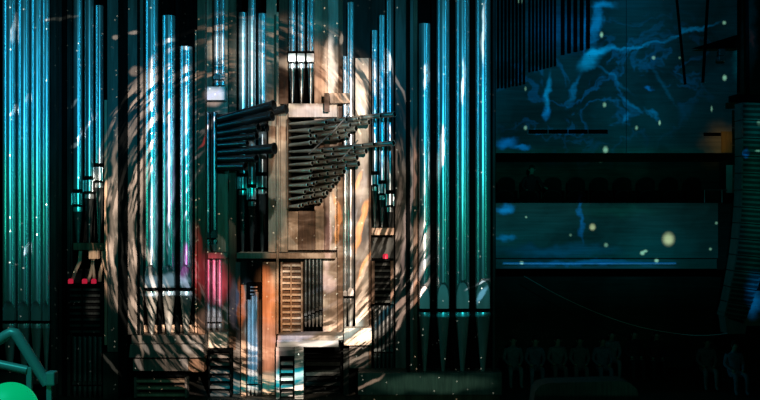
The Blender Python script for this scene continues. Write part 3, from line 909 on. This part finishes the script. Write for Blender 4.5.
# dark rounded bench at the front of the stalls
Yb = -2.2
t = thing('rounded_bench', 'dark green rounded bench block at the bottom edge before the seated listeners', 'bench', (PX(590, Yb), Yb, 0))
mb = MB()
prof = [(532, 402), (535, 392), (540, 385.6), (549, 383), (600, 381.6), (622, 381), (630, 383), (637, 389), (644, 402)]
pl = [(PX(x, Yb), PZ(y, Yb)) for x, y in prof]
mb.prism([(pl[0][0], 0.0)] + pl[1:-1] + [(pl[-1][0], 0.0)], Yb, Yb + 0.7)
mb.build('block', M['case'], t, True)
MB().box(pl[2][0], pl[-2][0], Yb - 0.012, Yb + 0.0, 0.02, 0.12).build('kick_board', M['black'], t)

# ------------------------------------------------------------------ near gallery rail and green globe
struct('floor_gallery', MB().box(-7, 7, -31, -17.2, 2.75, 2.95), M['floor'])
YR = -18.0
hr = thing('handrail', 'thick teal metal handrail with a slanting end in front of the organ', 'handrail', (PX(30, YR), YR, 2.952))


def curve_tube(pts, r):
    return [P(x, y, YR) for x, y in pts], r


rr = 5.4 / S(YR)
MB().tube([P(x, y, YR) for x, y in ((-40, 365), (-8, 344.5), (6, 335.5), (11.6, 332.6), (15, 333.4), (18, 337), (34, 362.6), (47.4, 384))], rr, 14).build('top_rail', M['rail'], hr, True)
MB().tube([P(x, y, YR) for x, y in ((-40, 356), (0, 364.4), (27.4, 370.2))], 4.4 / S(YR), 12).build('mid_rail', M['rail'], hr, True)
z0 = 2.952
for (px, py, w) in ((29.6, 367, 5.4), (49.6, 374, 5.4)):
    pt = P(px, py, YR)
    MB().box(pt.x - w / 2 / S(YR), pt.x + w / 2 / S(YR), YR - 0.02, YR + 0.02, z0, pt.z, 0.006).build('post', M['rail'], hr)
MB().pbox(45, 54.4, 372.4, 386, YR - 0.05, 0.1, 0.012).build('end_clamp', M['rail'], hr)
YG = -18.6
g = thing('green_globe', 'rounded green form at the foot of the teal handrail', 'lamp', (PX(9.5, YG), YG, 2.952))
mb = MB()
bmesh.ops.create_uvsphere(mb.bm, u_segments=40, v_segments=24, radius=28.5 / S(YG), matrix=Matrix.Translation(P(9.5, 411, YG)))
mb.build('globe', M['globe'], g, True)  # rounded green form, given its own emission
zg = P(9.5, 411, YG).z - 28 / S(YG)
MB().lathe([(0.10, z0), (0.10, z0 + 0.03), (0.03, z0 + 0.05), (0.03, zg)], PX(9.5, YG), YG).build('stem', M['black'], g, True)

# ------------------------------------------------------------------ light: the video projector
PJ = Vector((1.6, -24.0, 7.2))
pl_ = bpy.data.lights.new('video_projector', 'SPOT')
pl_.energy = 36000
pl_.spot_size = math.radians(64)
pl_.spot_blend = 0.0
pl_.shadow_soft_size = 0.012
po = bpy.data.objects.new('video_projector', pl_)
C.objects.link(po)
po.location = PJ
aim = Vector((0, 0, 5)) - PJ
po.rotation_euler = aim.to_track_quat('-Z', 'Y').to_euler()
pl_.use_nodes = True
nt = pl_.node_tree
N, L = nt.nodes, nt.links
em = next(n for n in N if n.type == 'EMISSION')


def val(sock, v):
    if hasattr(v, 'is_output') or isinstance(v, bpy.types.NodeSocket):
        L.new(v, sock)
    else:
        sock.default_value = v


def mth(op, a, b=0.0, c=0.0, clamp=False):
    n = N.new('ShaderNodeMath'); n.operation = op; n.use_clamp = clamp
    val(n.inputs[0], a); val(n.inputs[1], b); val(n.inputs[2], c)
    return n.outputs[0]


def vmt(op, a, b=(0, 0, 0), c=(0, 0, 0)):
    n = N.new('ShaderNodeVectorMath'); n.operation = op
    val(n.inputs[0], a); val(n.inputs[1], b)
    if op == 'MULTIPLY_ADD':
        val(n.inputs[2], c)
    return n.outputs['Value'] if op in ('LENGTH', 'DISTANCE', 'DOT_PRODUCT') else n.outputs['Vector']


def smooth(v, a, b, lo=0.0, hi=1.0):
    n = N.new('ShaderNodeMapRange'); n.interpolation_type = 'SMOOTHSTEP'
    val(n.inputs['Value'], v)
    n.inputs['From Min'].default_value = a; n.inputs['From Max'].default_value = b
    n.inputs['To Min'].default_value = lo; n.inputs['To Max'].default_value = hi
    return n.outputs['Result']


def noise(vec, scale, detail=3.0, rough=0.55, dist=0.0):
    n = N.new('ShaderNodeTexNoise')
    val(n.inputs['Vector'], vec)
    n.inputs['Scale'].default_value = scale; n.inputs['Detail'].default_value = detail
    n.inputs['Roughness'].default_value = rough; n.inputs['Distortion'].default_value = dist
    return n


def ramp(fac, stops):
    n = N.new('ShaderNodeValToRGB')
    e = n.color_ramp.elements
    e[0].position, e[0].color = stops[0][0], (*stops[0][1], 1)
    e[1].position, e[1].color = stops[-1][0], (*stops[-1][1], 1)
    for p, c in stops[1:-1]:
        x = e.new(p); x.color = (*c, 1)
    val(n.inputs['Fac'], fac)
    return n.outputs['Color']


geo = N.new('ShaderNodeNewGeometry')
sep = N.new('ShaderNodeSeparateXYZ')
L.new(geo.outputs['Incoming'], sep.inputs[0])
dist = -PJ.y
kx = mth('DIVIDE', sep.outputs['X'], sep.outputs['Y'])
kz = mth('DIVIDE', sep.outputs['Z'], sep.outputs['Y'])
U = mth('MULTIPLY_ADD', kx, 40.0 * dist, 380.0 + 40.0 * PJ.x)          # slide coordinates, 760 wide
V = mth('MULTIPLY_ADD', kz, -40.0 * dist, 200.0 - 40.0 * (PJ.z - 5.0))  # 400 high, downwards
cmb = N.new('ShaderNodeCombineXYZ')
val(cmb.inputs[0], U); val(cmb.inputs[1], V)
UV = cmb.outputs[0]
YH = 2.7                                                             # the hall half of the slide is laid out on the hall wall
UH = mth('MULTIPLY_ADD', kx, S(YH) * (YH - PJ.y), 380.0 + S(YH) * PJ.x)
VH = mth('MULTIPLY_ADD', kz, -S(YH) * (YH - PJ.y), 200.0 - S(YH) * (PJ.z - 5.0))
cmh = N.new('ShaderNodeCombineXYZ')
val(cmh.inputs[0], UH); val(cmh.inputs[1], VH)
warp = noise(UV, 0.035, 2.0)
UVW = vmt('MULTIPLY_ADD', vmt('SUBTRACT', warp.outputs['Color'], (0.5, 0.5, 0.5)), (14, 14, 0), UV)


class Slide:
    acc = None


def blob(cx, cy, rx, ry, ang, col, soft=0.3, vec=None):
    """Adds an elliptical patch of coloured light to the slide (ang in degrees, clockwise on screen)."""
    mp = N.new('ShaderNodeMapping'); mp.vector_type = 'TEXTURE'
    v0 = vec if vec is not None else UVW
    if Slide.acc is not None:                                          # marks are laid one after the other
        v0 = vmt('MULTIPLY_ADD', Slide.acc, (1e-7, 1e-7, 1e-7), v0)
    val(mp.inputs['Vector'], v0)
    mp.inputs['Location'].default_value = (cx, cy, 0)
    mp.inputs['Rotation'].default_value = (0, 0, math.radians(ang))
    mp.inputs['Scale'].default_value = (rx, ry, 1)
    f = smooth(vmt('LENGTH', mp.outputs[0]), soft, 1.0, 1.0, 0.0)
    return f


def add(f, col):
    n = N.new('ShaderNodeVectorMath'); n.operation = 'MULTIPLY_ADD'
    L.new(f, n.inputs[0])
    val(n.inputs[1], col)
    if Slide.acc is None:
        n.inputs[2].default_value = (0, 0, 0)
    else:
        L.new(Slide.acc, n.inputs[2])
    Slide.acc = n.outputs[0]


def patch(cx, cy, rx, ry, ang, col, soft=0.3, vec=None):
    add(blob(cx, cy, rx, ry, ang, col, soft, vec), col)


vn = mth('DIVIDE', V, 400.0, 0, True)
base = ramp(vn, [(0.0, (0.008, 0.070, 0.100)), (0.12, (0.008, 0.100, 0.160)), (0.30, (0.005, 0.095, 0.165)), (0.45, (0.005, 0.090, 0.095)), (0.56, (0.004, 0.070, 0.060)), (0.66, (0.004, 0.038, 0.040)),
                  (0.78, (0.005, 0.024, 0.022)), (1.0, (0.004, 0.016, 0.012))])
organ_side = smooth(U, 488, 500, 1.0, 0.0)
streak = noise(vmt('MULTIPLY', UV, (0.09, 0.012, 0)), 1.0, 3.0).outputs['Fac']
# the pale portrait mask in the middle: the sea colour gives way to skin tones
face = blob(322, 196, 104, 186, 0, None, 0.72)
left_f = blob(128, 210, 30, 160, 4, None, 0.55)
anti = mth('SUBTRACT', 1.0, mth('MULTIPLY', face, 0.85))
bfac = mth('MULTIPLY', mth('MULTIPLY', organ_side, anti), smooth(streak, 0.25, 0.7, 0.55, 1.45))
add(bfac, base)

# skin tone over the middle, broken by wood-grain-like brush texture
brush = noise(vmt('MULTIPLY', UVW, (0.02, 0.05, 0)), 1.0, 4.0, 0.6, 0.4).outputs['Fac']
cream = ramp(smooth(brush, 0.30, 0.72), [(0.0, (0.10, 0.055, 0.035)), (0.5, (0.40, 0.27, 0.19)), (1.0, (1.0, 0.82, 0.66))])
eye = mth('MULTIPLY', mth('SUBTRACT', 1.0, mth('MULTIPLY', blob(258, 208, 38, 56, 0, None, 0.6), 0.92)), mth('SUBTRACT', 1.0, mth('MULTIPLY', blob(312, 162, 52, 44, -20, None, 0.5), 0.25)))
eye = mth('MULTIPLY', eye, smooth(U, 352, 358, 1.0, 0.62))
eye = mth('MULTIPLY', eye, mth('SUBTRACT', 1.0, blob(386, 130, 18, 108, 0, UV, 0.8, UV)))
add(mth('MULTIPLY', mth('MULTIPLY', mth('MULTIPLY', blob(325, 200, 92, 178, 0, None, 0.6), eye), smooth(U, 262, 276)), smooth(V, 14, 36)), cream)

# hair strands: stretched noise in polar coordinates around the face
UVH = vmt('MULTIPLY_ADD', vmt('SUBTRACT', warp.outputs['Color'], (0.5, 0.5, 0.5)), (4, 4, 0), UV)
cv = vmt('MULTIPLY', vmt('SUBTRACT', UVH, (262, 205, 0)), (1.0, 0.86, 1))
rad = vmt('LENGTH', cv)
sp2 = N.new('ShaderNodeSeparateXYZ'); L.new(cv, sp2.inputs[0])
ang = mth('ARCTAN2', sp2.outputs['Y'], mth('MULTIPLY', sp2.outputs['X'], -1.0))
cb2 = N.new('ShaderNodeCombineXYZ')
val(cb2.inputs[0], mth('MULTIPLY', ang, 3.2))
val(cb2.inputs[1], mth('ADD', mth('MULTIPLY', rad, 0.17), mth('MULTIPLY', ang, -4.0)))
strand = noise(cb2.outputs[0], 1.0, 3.0, 0.68, 0.1).outputs['Fac']
ring = mth('MULTIPLY', smooth(rad, 108, 126), smooth(rad, 158, 176, 1.0, 0.0))
low = mth('MULTIPLY', smooth(V, 50, 120, 0.15, 1.0), mth('SUBTRACT', 1.0, mth('MULTIPLY', blob(404, 150, 52, 104, 0, None, 0.7), 0.88)))
locks = smooth(noise(UV, 0.024, 2.0, 0.5, 0.3).outputs['Fac'], 0.36, 0.62, 0.12, 1.15)
keep = mth('MULTIPLY', mth('SUBTRACT', 1.0, mth('MULTIPLY', blob(302, 352, 56, 42, 0, None, 0.6), 0.85)), mth('SUBTRACT', 1.0, mth('MULTIPLY', blob(178, 210, 34, 130, 0, None, 0.6), 0.45)))
add(mth('MULTIPLY', mth('MULTIPLY', mth('MULTIPLY', mth('MULTIPLY', smooth(strand, 0.48, 0.58), ring), low), organ_side), mth('MULTIPLY', locks, keep)), (2.7, 2.05, 1.65))
inner = mth('MULTIPLY', smooth(rad, 62, 84), smooth(rad, 100, 118, 1.0, 0.0))
add(mth('MULTIPLY', mth('MULTIPLY', smooth(strand, 0.52, 0.64), inner), smooth(U, 200, 210, 1.0, 0.35)), (0.42, 0.48, 0.62))

# hand-placed slide patches: film marks, and stand-ins for pipe reflections and lip highlights
SLIDE_PATCHES = [
    # x, y, half-length, half-width, angle, colour
    (382, 100, 13, 90, 0, (0.0, 0.07, 0.15)),  # stands in for blue reflection on the right tower pipes
    (349, 90, 7, 90, 0, (0.0, 0.10, 0.18)),  # stands in for blue reflection on the thin pipes
    (251, 62, 20, 60, 0, (0.10, 0.26, 0.30)),  # cyan brightening put on the three centre pipes
    (271, 345, 42, 12, 90, (0.95, 0.45, 0.30)),
    (318, 343, 24, 3.6, 0, (0.5, 0.44, 0.38)),
    (253, 340, 50, 7, 90, (0.05, 0.30, 0.5)),
    (297, 58, 22, 9, 0, (1.6, 1.7, 1.6)),                 # white patch over the three white-mouthed pipes
    (333, 66, 8, 42, 0, (0.95, 0.92, 0.92)),
    (288, 20, 60, 10, 0, (0.0, 0.06, 0.08)),
    (320, 70, 8, 40, 0, (0.35, 0.22, 0.17)),
    (318, 111, 34, 12, 0, (0.75, 0.68, 0.72)),
    (214, 94, 16, 10, 0, (0.62, 0.55, 0.60)),
    (213, 93, 13, 2.6, -28, (0.0, 0.0, 0.12)),
    (212, 124, 12, 2.2, -58, (1.0, 0.8, 0.8)),
    (205, 140, 12, 1.5, -60, (1.0, 0.10, 0.14)),
    (361, 100, 34, 7, 78, (1.1, 1.0, 0.92)),
    (362, 170, 50, 9, 90, (0.36, 0.30, 0.27)),
    (362, 220, 70, 12, 92, (0.16, 0.12, 0.12)),
    (362, 225, 36, 4, 108, (1.3, 0.45, 0.06)),
    (359, 180, 16, 3, 104, (1.2, 0.42, 0.08)),
    (366, 262, 22, 2.6, 116, (1.2, 0.5, 0.16)),
    (330, 240, 40, 5, 92, (0.5, 0.36, 0.40)),
    (340, 215, 34, 3, 90, (0.9, 0.36, 0.08)),
    (363, 275, 34, 3.0, 118, (0.8, 0.55, 0.42)),
    (358, 305, 30, 3.0, 120, (0.8, 0.66, 0.55)),
    (334, 205, 20, 6, 90, (0.6, 0.55, 0.5)),
    (331, 280, 14, 9, 60, (0.55, 0.42, 0.45)),
    (214, 275, 30, 22, 70, (0.75, 0.05, 0.14)),           # red flower
    (220, 282, 26, 7, 80, (0.7, 0.18, 0.26)),
    (198, 262, 46, 5, 90, (0.42, 0.02, 0.03)),
    (185, 262, 24, 8, 90, (0.30, 0.05, 0.26)),
    (212, 318, 18, 16, 20, (0.5, 0.40, 0.40)),
    (236, 300, 30, 6, 90, (0.20, 0.26, 0.48)),
    (250, 302, 30, 9, 90, (0.22, 0.30, 0.42)),
    (268, 296, 36, 13, 85, (1.1, 0.38, 0.15)),           # orange lips
    (243, 300, 30, 4, 90, (0.8, 0.22, 0.06)),
    (286, 300, 40, 20, 90, (0.50, 0.24, 0.10)),
    (262, 345, 34, 26, 60, (0.30, 0.20, 0.18)),
    (255, 345, 34, 9, 90, (0.05, 0.22, 0.38)),
    (270, 380, 62, 12, -8, (0.0, 0.34, 0.42)),            # turquoise wave
    (310, 372, 44, 4, -16, (0.5, 0.55, 0.42)),
    (225, 384, 26, 22, 0, (0.0, 0.16, 0.24)),
    (302, 334, 34, 6, -10, (0.42, 0.44, 0.66)),
    (320, 342, 34, 6, 0, (0.35, 0.30, 0.28)),
    (350, 330, 22, 8, -45, (0.20, 0.38, 0.46)),
    (380, 320, 34, 4, -46, (0.10, 0.36, 0.48)),
    (345, 362, 60, 2.6, -24, (1.35, 1.08, 0.86)),
    (366, 385, 22, 2.2, -30, (0.90, 0.65, 0.50)),
    (404, 300, 60, 3.0, -56, (1.53, 1.04, 0.83)),
    (412, 305, 50, 2.6, -54, (1.35, 0.94, 0.76)),
    (420, 272, 28, 2.6, -58, (0.90, 0.83, 0.83)),
    (440, 155, 34, 4, 100, (0.54, 0.65, 0.65)),
    (410, 210, 90, 3.4, 96, (0.76, 0.54, 0.49)),
    (398, 75, 34, 2.0, 70, (0.68, 0.59, 0.54)),
    (389, 60, 14, 4, 92, (0.99, 1.19, 1.19)),
    (345, 36, 8, 3, 92, (1.44, 1.62, 1.62)),
    (134, 320, 50, 3.0, 76, (1.26, 0.99, 0.79)),
    (115, 200, 90, 4.0, 92, (0.90, 0.68, 0.54)),
    (132, 250, 70, 4.0, 88, (0.90, 0.70, 0.56)),
    (116, 280, 60, 2.6, 80, (1.12, 0.83, 0.65)),
    (112, 365, 18, 2.0, 52, (0.81, 0.65, 0.54)),
    (146, 349, 11, 3.4, 58, (0.99, 0.86, 0.76)),
    (158, 349, 11, 3.0, 58, (1.08, 0.90, 0.79)),
    (188, 349, 11, 3.6, 52, (0.99, 0.90, 0.83)),
    (196, 344, 12, 3.0, 40, (0.90, 0.83, 0.76)),
    (140, 364, 9, 4.0, 62, (0.90, 0.76, 0.68)),
    (186, 362, 9, 4.0, 60, (0.90, 0.76, 0.68)),
    (190, 386, 22, 3.0, 22, (0.81, 0.61, 0.54)),
    (168, 326, 22, 8, 0, (0.42, 0.36, 0.33)),
    (168, 293, 30, 4, 0, (1.2, 1.4, 1.5)),  # white highlight painted on the trio's lower lips
    (168, 280, 30, 8, 0, (0.24, 0.36, 0.44)),
    (155, 215, 60, 7, 92, (0.16, 0.24, 0.34)),
    (170, 155, 60, 4, 94, (0.24, 0.30, 0.46)),
    (172, 190, 40, 3, 94, (0.30, 0.08, 0.32)),
    (184, 120, 44, 4, 92, (0.20, 0.36, 0.46)),
    (250, 55, 22, 46, 0, (0.30, 0.38, 0.40)),
    (220, 45, 14, 16, 30, (0.5, 0.55, 0.56)),
    (14, 30, 3, 18, 8, (0.7, 0.8, 0.8)),
    (13, 108, 8, 2.6, -62, (0.6, 0.7, 0.72)),
    (27, 98, 6, 2.2, -60, (0.5, 0.6, 0.62)),
    (74, 104, 8, 2.4, -50, (0.5, 0.66, 0.7)),
    (87, 130, 14, 2.0, -56, (0.5, 0.62, 0.66)),
    (76, 144, 6, 2.0, -40, (0.5, 0.62, 0.66)),
    (99, 114, 7, 1.8, -60, (0.5, 0.62, 0.66)),
    (27, 248, 9, 2.4, -62, (0.35, 0.46, 0.52)),
    (60, 18, 22, 2.6, -4, (0.8, 0.72, 0.62)),
    (115, 36, 5, 2.8, 0, (1.2, 1.0, 0.85)),
    (133, 32, 8, 2.8, -4, (1.3, 1.1, 0.95)),
    (136, 71, 9, 5, -10, (0.9, 0.66, 0.52)),
    (168, 42, 14, 2.6, -14, (0.6, 0.62, 0.6)),
    (184, 48, 9, 3.2, 0, (0.5, 0.6, 0.62)),
    (427, 75, 3, 16, 6, (0.35, 0.42, 0.42)),
    (463, 80, 2.4, 26, 4, (0.40, 0.48, 0.46)),
    (484, 30, 2.6, 40, 2, (0.34, 0.42, 0.42)),
    (478, 284, 16, 2, -26, (0.30, 0.36, 0.38)),
    (482, 296, 14, 3, -60, (0.06, 0.16, 0.22)),
    (78, 215, 10, 40, 0, (0.0, 0.06, 0.05)),
    (60, 385, 90, 18, 0, (0.01, 0.03, 0.022)),
    (253, 187, 15, 9, 0, (0.0, 0.13, 0.11)),  # green brightening put on the centre pipes' mouths
    (94, 304, 9, 18, 0, (0.5, 0.4, 0.34)),
    (93, 254, 7, 6, 0, (0.9, 0.66, 0.5)),
    (90, 269, 16, 10, 0, (0.34, 0.28, 0.24)),
    (455, 314.6, 42, 3.4, 0, (0.0, 0.20, 0.22)),  # teal highlight painted on the right-end lower lips
    (430, 384, 74, 12, 0, (0.05, 0.12, 0.085)),
]
for (x, y, a, b, g_, c) in SLIDE_PATCHES:
    patch(x, y, a, b, g_, c, 0.45)

# nebula over the hall wall, with row tones fitted to balcony and line array
UVN = vmt('MULTIPLY_ADD', vmt('SUBTRACT', noise(cmh.outputs[0], 0.06, 3.0).outputs['Color'], (0.5, 0.5, 0.5)), (18, 18, 0), cmh.outputs[0])
vnh = mth('DIVIDE', VH, 400.0, 0, True)
hall = smooth(U, 488, 496)
hallv = ramp(vnh, [(0.0, (0.0, 0.030, 0.062)), (0.2, (0.0, 0.030, 0.058)), (0.36, (0.0, 0.028, 0.045)), (0.40, (0.0, 0.050, 0.044)), (0.44, (0.0, 0.034, 0.030)), (0.49, (0.0, 0.012, 0.012)), (0.52, (0.003, 0.036, 0.046)), (0.64, (0.0, 0.050, 0.070)), (0.69, (0.0, 0.03, 0.034)), (0.76, (0.001, 0.009, 0.006)), (1.0, (0.001, 0.010, 0.007))])  # row tones also lift the rear wall and darken seats and lower wall
cloud = noise(UVN, 0.013, 4.0, 0.6, 0.6).outputs['Fac']
fade = smooth(UH, 630, 715, 1.0, 0.42)
add(mth('MULTIPLY', mth('MULTIPLY', hall, fade), smooth(cloud, 0.28, 0.75, 0.45, 1.5)), hallv)
fil = noise(UVN, 0.022, 4.0, 0.55, 0.9).outputs['Fac']
ridge = smooth(mth('ABSOLUTE', mth('SUBTRACT', fil, 0.5)), 0.0, 0.045, 1.0, 0.0)
neb_area = mth('MULTIPLY', blob(600, 78, 140, 90, -8, None, 0.2, UVN), hall)
add(mth('MULTIPLY', ridge, neb_area), (0.0, 0.055, 0.19))
NEB_AND_TINTS = [  # nebula streaks, plus tints put on line array, balcony front and panel
    (592, 58, 20, 10, -30, (0.0, 0.26, 0.50)), (600, 52, 22, 5, -14, (0.0, 0.22, 0.44)), (626, 48, 30, 3, -6, (0.0, 0.16, 0.34)), (650, 44, 34, 2.6, -16, (0.0, 0.10, 0.22)),
    (690, 30, 40, 3, -18, (0.0, 0.09, 0.18)), (548, 92, 26, 5, 100, (0.0, 0.20, 0.40)), (546, 112, 10, 6, 90, (0.0, 0.14, 0.36)), (574, 88, 24, 4, 108, (0.0, 0.09, 0.20)),
    (598, 22, 34, 6, 100, (0.0, 0.17, 0.40)), (586, 30, 40, 4, 92, (0.0, 0.10, 0.28)), (606, 4, 16, 6, 0, (0.0, 0.16, 0.36)), (560, 30, 46, 32, 0, (0.0, 0.03, 0.10)),
    (508, 142, 16, 8, 0, (0.0, 0.12, 0.34)), (522, 148, 12, 4, 0, (0.0, 0.12, 0.32)), (632, 104, 18, 3, 30, (0.0, 0.09, 0.20)), (648, 89, 6, 3, 30, (0.0, 0.12, 0.36)),
    (652, 112, 14, 3, 40, (0.0, 0.10, 0.22)), (628, 118, 12, 3, 100, (0.0, 0.09, 0.20)), (612, 76, 34, 3, 40, (0.0, 0.06, 0.13)), (662, 82, 40, 3, 55, (0.0, 0.03, 0.06)),
    (503, 210, 12, 7, -10, (0.0, 0.18, 0.44)), (506, 238, 14, 5, 0, (0.0, 0.10, 0.24)), (581, 220, 3, 34, 0, (0.0, 0.07, 0.20)), (560, 252, 80, 10, 0, (0.0, 0.03, 0.07)),
    (752, 20, 10, 60, 0, (0.0, 0.16, 0.24)), (753, 36, 3, 14, 0, (0.22, 0.06, 0.06)), (744, 60, 14, 40, 0, (0.0, 0.05, 0.06)), (752, 300, 14, 24, 0, (0.0, 0.10, 0.26)), (752, 200, 18, 130, 0, (0.0, 0.05, 0.03)), (741, 160, 4, 8, 0, (0.0, 0.12, 0.42)),
    (752, 130, 14, 34, 0, (0.0, 0.05, 0.045)), (720, 140, 24, 24, 0, (0.05, 0.028, 0.0)),  # the warm patch stands in for lamp glow on the ochre panel
    (585, 265, 90, 4, 0, (0.0, 0.06, 0.16)),  # blue glow of the light strip put into the slide
    (620, 212, 60, 10, 0, (0.014, 0.020, 0.012)),
]
for (x, y, a, b, g_, c) in NEB_AND_TINTS:
    patch(x, y, a, b, g_, (0.0 if c[0] < .02 else c[0] * 1.5, c[1] * 1.35, c[2] * 1.75), 0.05, UVN)
# soft bright orbs and star glints
ORBS = [(668, 240, 8, 9, 0.95), (592, 228, 4.2, 4.6, 0.8), (605.6, 246, 3, 3, 0.5), (606, 149, 3.6, 5, 0.7), (605, 104, 2.6, 3.4, 0.6), (602, 34, 2.4, 4, 0.9), (654, 57, 2.6, 2.6, 0.6), (724.6, 22, 2.6, 2.6, 0.6),
        (725, 77, 3, 4, 0.8), (637, 127, 2, 3, 0.6), (660, 122, 1.6, 3.4, 0.8), (526, 127, 2.4, 3, 0.5), (526, 88, 1.6, 3, 0.4), (520.6, 0, 3, 4, 0.6), (642, 254, 3.4, 3, 0.9), (645, 252, 3, 2, 0.8), (656, 262, 3, 3.6, 0.9),
        (521, 264, 3, 2.2, 0.8), (712, 108, 1.4, 4, 0.5), (756, 130, 3, 4, 0.7), (716, 224, 2, 2, 0.5), (710, 250, 2, 2, 0.5), (525.6, 218, 1.6, 1.6, 0.5), (680, 57, 1.6, 2, 0.3), (570, 236, 2, 2, 0.3), (755, 158, 4, 1.6, 0.8)]
for (x, y, a, b, k) in ORBS:
    patch(x, y, a, b, 0, ((0.85 if a > 4 else 0.45) * k, 1.1 * k, (0.65 if a > 4 else 0.85) * k), 0.2, cmh.outputs[0])


def stars(scale, thr, density, col):
    v = N.new('ShaderNodeTexVoronoi')
    v.voronoi_dimensions = '2D'
    val(v.inputs['Vector'], UV)
    v.inputs['Scale'].default_value = scale
    sp = N.new('ShaderNodeSeparateXYZ'); L.new(v.outputs['Color'], sp.inputs[0])
    f = mth('MULTIPLY', smooth(v.outputs['Distance'], thr * 0.4, thr, 1.0, 0.0), smooth(sp.outputs['X'], density, density + 0.25))
    add(mth('MULTIPLY', f, organ_side), col)


stars(0.085, 0.07, 0.62, (1.2, 1.3, 1.1))
stars(0.05, 0.038, 0.55, (1.5, 1.6, 1.4))

win = mth('MULTIPLY', mth('MULTIPLY', smooth(U, -24, -20), smooth(U, 772, 778, 1.0, 0.0)), mth('MULTIPLY', smooth(V, -16, -12), smooth(V, 404, 408, 1.0, 0.0)))
fin = vmt('MULTIPLY', Slide.acc, (1, 1, 1))
nn = N.new('ShaderNodeVectorMath'); nn.operation = 'MULTIPLY'
L.new(Slide.acc, nn.inputs[0]); L.new(win, nn.inputs[1])
L.new(nn.outputs[0], em.inputs['Color'])
em.inputs['Strength'].default_value = 1.0


# ------------------------------------------------------------------ light: unseen strip lamps added to streak the pipes blue and green
def streak_lamp(name, loc, target, w, h, energy, col, spread):
    a = bpy.data.lights.new(name, 'AREA')
    a.shape = 'RECTANGLE'; a.size = w; a.size_y = h; a.energy = energy; a.color = col
    a.spread = math.radians(spread)
    o = bpy.data.objects.new(name, a); C.objects.link(o)
    o.location = loc
    d = Vector(target) - Vector(loc)
    d.z = 0
    o.rotation_euler = d.to_track_quat('-Z', 'Y').to_euler()
    return o


streak_lamp('fill_left_blue', (-15.0, -3.5, 9.6), (-3, 0, 0), 0.6, 6.0, 38, (0.02, 0.50, 0.85), 70)
streak_lamp('fill_left_green', (-15.0, -3.5, 5.2), (-3, 0, 0), 0.6, 2.6, 12, (0.02, 0.75, 0.50), 70)
streak_lamp('fill_right_blue', (10.2, -10.0, 9.6), (-4, 0, 0), 0.6, 6.0, 38, (0.02, 0.50, 0.85), 50)
streak_lamp('fill_right_green', (10.2, -10.0, 5.2), (-4, 0, 0), 0.6, 2.6, 12, (0.02, 0.75, 0.50), 50)

g_ = bpy.data.lights.new('rail_fill', 'SPOT')  # unseen spot added to light the handrail teal
g_.energy = 190; g_.color = (0.05, 0.75, 0.72); g_.spot_size = math.radians(50); g_.spot_blend = 0.6; g_.shadow_soft_size = 0.1
go = bpy.data.objects.new('rail_fill', g_); C.objects.link(go)
go.location = (-3.6, -19.8, 6.4)
go.rotation_euler = (P(30, 365, YR) - go.location).to_track_quat('-Z', 'Y').to_euler()

al = bpy.data.lights.new('balcony_fill', 'POINT')  # unseen green point light added to lift the shadowed rear wall
al.energy = 2.2; al.color = (0.05, 0.9, 0.6); al.shadow_soft_size = 0.15
ao = bpy.data.objects.new('balcony_fill', al); C.objects.link(ao)
ao.location = (7.6, 4.6, 6.9)
tl = bpy.data.lights.new('trumpet_highlight', 'SPOT')  # unseen top spot added for highlights along the horizontal trumpets
tl.energy = 2300; tl.color = (0.70, 0.92, 0.95); tl.spot_size = math.radians(17); tl.spot_blend = 0.5; tl.shadow_soft_size = 0.12
to = bpy.data.objects.new('trumpet_highlight', tl); C.objects.link(to)
to.location = (-1.8, -5.5, 12.5)
to.rotation_euler = (P(275, 145, 0.0) - to.location).to_track_quat('-Z', 'Y').to_euler()

# ------------------------------------------------------------------ world, camera, view
w = bpy.data.worlds.new('hall_dark'); SC.world = w
w.use_nodes = True
w.node_tree.nodes['Background'].inputs[0].default_value = (0.12, 0.75, 0.55, 1)
w.node_tree.nodes['Background'].inputs[1].default_value = 0.014

cam = bpy.data.cameras.new('camera')
cam.sensor_width = 36.0
cam.lens = F / 760.0 * 36.0
cam.clip_end = 200
co = bpy.data.objects.new('camera', cam); C.objects.link(co)
co.location = CAM
co.rotation_euler = (math.radians(90), 0, 0)
SC.camera = co
SC.view_settings.view_transform = 'Standard'
SC.view_settings.look = 'None'
SC.view_settings.exposure = 0.0
SC.view_settings.gamma = 1.0
SC.view_settings.use_curve_mapping = False
SC.cycles.use_denoising = True
SC.cycles.max_bounces = 5
